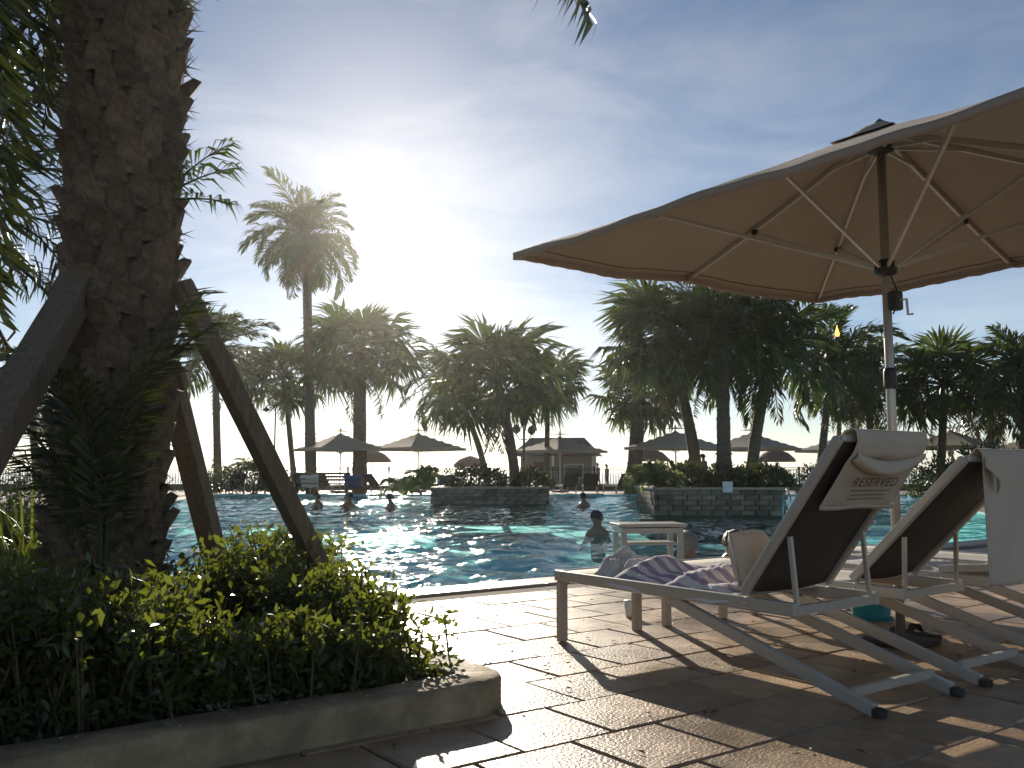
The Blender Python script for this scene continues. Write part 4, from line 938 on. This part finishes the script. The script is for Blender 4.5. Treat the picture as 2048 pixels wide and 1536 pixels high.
def deck_lounger():
    r = thing('deck_lounger', 'far', 'sun lounger')
    MB().box((0, .2, .33), (.62, 1.5, .07)).build('seat', M['sling'], r, bevel=.02)
    MB().bar((0, -.52, .36), (0, -1.0, .86), .62, .06).build('backrest', M['sling'], r)
    for sx in (-1, 1):
        MB().bar((sx * .33, .95, .33), (sx * .33, -.6, .33), .04, .07).build('rail', M['frame'], r)
        for y in (.85, -.45): MB().box((sx * .32, y, .15), (.045, .045, .3)).build('leg', M['frame'], r)
    return r
dl0 = deck_lounger(); rgd = random.Random(6); DL = [(236, 40.2, 'under the leftmost far shrub'), (262, 40.4, 'right of the slanting prop'), (306, 40.6, 'below the leftmost far parasol'), (330, 41.2, 'left of the thick brown palm trunk'), (384, 40.6, 'right of the thick brown palm trunk'), (566, 40.6, 'in front of the gabled hut'), (590, 40.8, 'left of the two beach walkers'), (618, 41, 'beside the thick ridged palm trunk')]
for i, (px, d, lb) in enumerate(DL):
    o = dl0 if i == 0 else copy_tree(dl0); p = at(px, 470, d); o.location = (p.x, p.y, 0); o.rotation_euler.z = rgd.uniform(-.7, .7); o['label'] = 'far deck lounger ' + lb; o['group'] = 'loungers on the far pool deck'
for px, d, m, lb in ((353, 40.2, 'towelb', 'blue towel hung over a far lounger left of the brown trunk'), (446, 39.6, 'towelb', 'blue towel hung up on the far deck behind the left stone planter'), (310, 39.8, 'towelw', 'white towel glinting on the far pool edge right of the prop')):
    p = at(px, 470, d); q = MB().grid(lambda u, v: ((u - .5) * .75, .12 * math.sin(PI * v) - .35 * v, .25 + .55 * math.sin(PI * v * .75) + .02 * math.sin(9 * u)), 10, 10).build('towel', M[m], None, True); q.location = (p.x, p.y, .02); solid(q, .02); tag(q, lb, 'towel', 'towels on the far deck')

fy = 48.5
fence = thing('fence', 'dark iron picket fence along the beach side of the far deck', 'fence', (0, fy, 0))
pk = MB(); pm = MB().box((0, 0, .62), (.09, .09, 1.24)).mesh('fence_post', M['iron']); cap = None
for i in range(-13, 15):
    link('fence_post', pm, fence, (i * 2.2, 0, 0))
    for j in range(1, 15): pk.box((i * 2.2 + j * 2.2 / 15, 0, .56), (.028, .028, .98))
pk_o = pk.build('picket', M['iron'], fence); pk_o['kind'] = 'stuff'
for z in (.13, 1.07, 1.17): MB().box((2.2, .0, z), (28 * 2.2, .05, .04)).build('rail', M['iron'], fence)
lw = MB().box((1, 47.6, .16), (64, .35, .32)); tag(lw.build('deck_wall', M['block'], None, bevel=.02), 'low dark wall along the back of the far deck in front of the fence', 'low wall')

hp = at(556, 470, 53); hut = thing('beach_hut', 'small gabled beach hut with a window beyond the far deck', 'hut', (hp.x, hp.y, -.35), -.15)
MB().box((0, 1.4, 1.15), (4.2, 2.8, 2.3)).build('wall', M['hutwall'], hut)
rf = MB(); rf.add([(-2.6, -1.0, 2.25), (2.6, -1.0, 2.25), (2.6, 3.1, 2.25), (-2.6, 3.1, 2.25), (-1.6, 1.05, 3.35), (1.6, 1.05, 3.35)], [(0, 1, 5, 4), (1, 2, 5), (2, 3, 4, 5), (3, 0, 4), (3, 2, 1, 0)]); rf.build('roof', M['hutroof'], hut)
wn = MB().box((1.05, -.03, 1.35), (1.15, .08, .85)).build('window', M['white'], hut); MB().box((1.05, -.08, 1.35), (1.0, .03, .7)).build('pane', M['glass'], wn)
MB().box((-.9, -.03, .95), (.85, .07, 1.85)).build('door', M['wood'], hut)
for sx in (-2.35, -.1, 2.35): MB().box((sx, -.8, 1.12), (.13, .13, 2.25)).build('column', M['white'], hut)
def post(label, name, cat, px, d, top_y, z0=0.0, r=.04): 
    p = at(px, 470, d); t = at(px, top_y, d); root = thing(name, label, cat, (p.x, p.y, z0)); MB().lathe((0, 0, 0), [(r * 1.4, 0), (r, .3), (r * .8, t.z - z0)], 8).build('pole', M['iron'], root); return root, t.z - z0
rt, hh = post('slender lamp post with a hooked arm left of the tall palm', 'street_lamp', 'lamp post', 274, 39.8, 410)
MB().tube([(0, 0, hh), (-.05, 0, hh + .18), (-.25, 0, hh + .26), (-.42, 0, hh + .14)], .03, 6).build('arm', M['iron'], rt, True)
MB().lathe((-.42, 0, hh - .08), [(.02, .22), (.16, .1), (.17, .06), (.02, 0)], 10).build('lamp_shade', M['iron'], rt, True)
rt, hh = post('lamp post with three round lanterns by the left stone planter', 'street_lamp', 'lamp post', 524, 40.2, 428, r=.06)
for dx, dz in ((-.34, -.25), (.34, -.3), (0, .1)):
    MB().tube([(0, 0, hh - .5), (dx * .6, 0, hh - .45 + dz * .3), (dx, 0, hh + dz)], .025, 6).build('arm', M['iron'], rt)
    MB().lathe((dx, 0, hh + dz), [(.06, 0), (.17, .1), (.19, .22), (.12, .36), (.03, .42)], 10).build('lantern', M['iron'], rt, True)
tp, hh = post('tall thin torch pole with a burning flame left of the parasol pole', 'torch', 'torch', 842, 30, 343, r=.022)
MB().lathe((0, 0, hh - .02), [(.03, 0), (.09, .12), (.10, .22), (.08, .23)], 12).build('torch_bowl', M['iron'], tp, True)
MB().lathe((0, 0, hh + .2), [(.05, 0), (.085, .08), (.06, .2), (.02, .34), (.004, .42)], 10).build('flame', M['flame'], tp, True)
sg, hh = post('white notice box on a short post in the right stone planter', 'notice_box', 'sign', 727, 21.9, 487, z0=.5, r=.02)
MB().box((0, -.02, hh), (.24, .05, .26)).build('board', M['signw'], sg, bevel=.008)
hr = at(790, 470, 18.5); rail = thing('pool_handrail', 'curved steel pool handrail left of the nearest lounger back', 'handrail', (hr.x, hr.y, -.1))
for dx in (-.14, .14): MB().tube([(dx, .1, -.4), (dx, .1, .3), (dx, 0, .62), (dx, -.22, .7), (dx, -.42, .55), (dx, -.5, .12)], .022, 8).build('rail', M['steel'], rail, True)
bn = ground(292, 497); bench = thing('bench', 'dark slatted bench on the far left bank beside the shrub', 'bench', (bn.x, 40.0, 0))
for k in range(4): MB().box((0, -.2 + .13 * k, .45), (2.4, .1, .04)).build('slat', M['wood'], bench)
for k in range(3): MB().box((0, .27, .6 + .14 * k), (2.4, .03, .1)).build('slat', M['wood'], bench)
for sx in (-1, 1): MB().box((sx * 1.1, .0, .22), (.07, .5, .43)).build('leg', M['iron'], bench); MB().box((sx * 1.1, .25, .65), (.06, .05, .5)).build('upright', M['iron'], bench)

# ------------------------------------------------------------------ thin sea haze round the whole scene
hz = MB().box((0, 1750, 5.2), (5200, 3700, 17.0)).build('haze', None); hz['kind'] = 'stuff'
hm = bpy.data.materials.new('haze'); hm.use_nodes = True; ht = hm.node_tree; ht.nodes.remove(ht.nodes['Principled BSDF'])
pv = ht.nodes.new('ShaderNodeVolumePrincipled'); pv.inputs['Color'].default_value = (0.96, 0.94, 0.90, 1); pv.inputs['Density'].default_value = 0.00042; pv.inputs['Anisotropy'].default_value = 0.83
ht.links.new(pv.outputs['Volume'], ht.nodes['Material Output'].inputs['Volume']); hz.data.materials.append(hm)
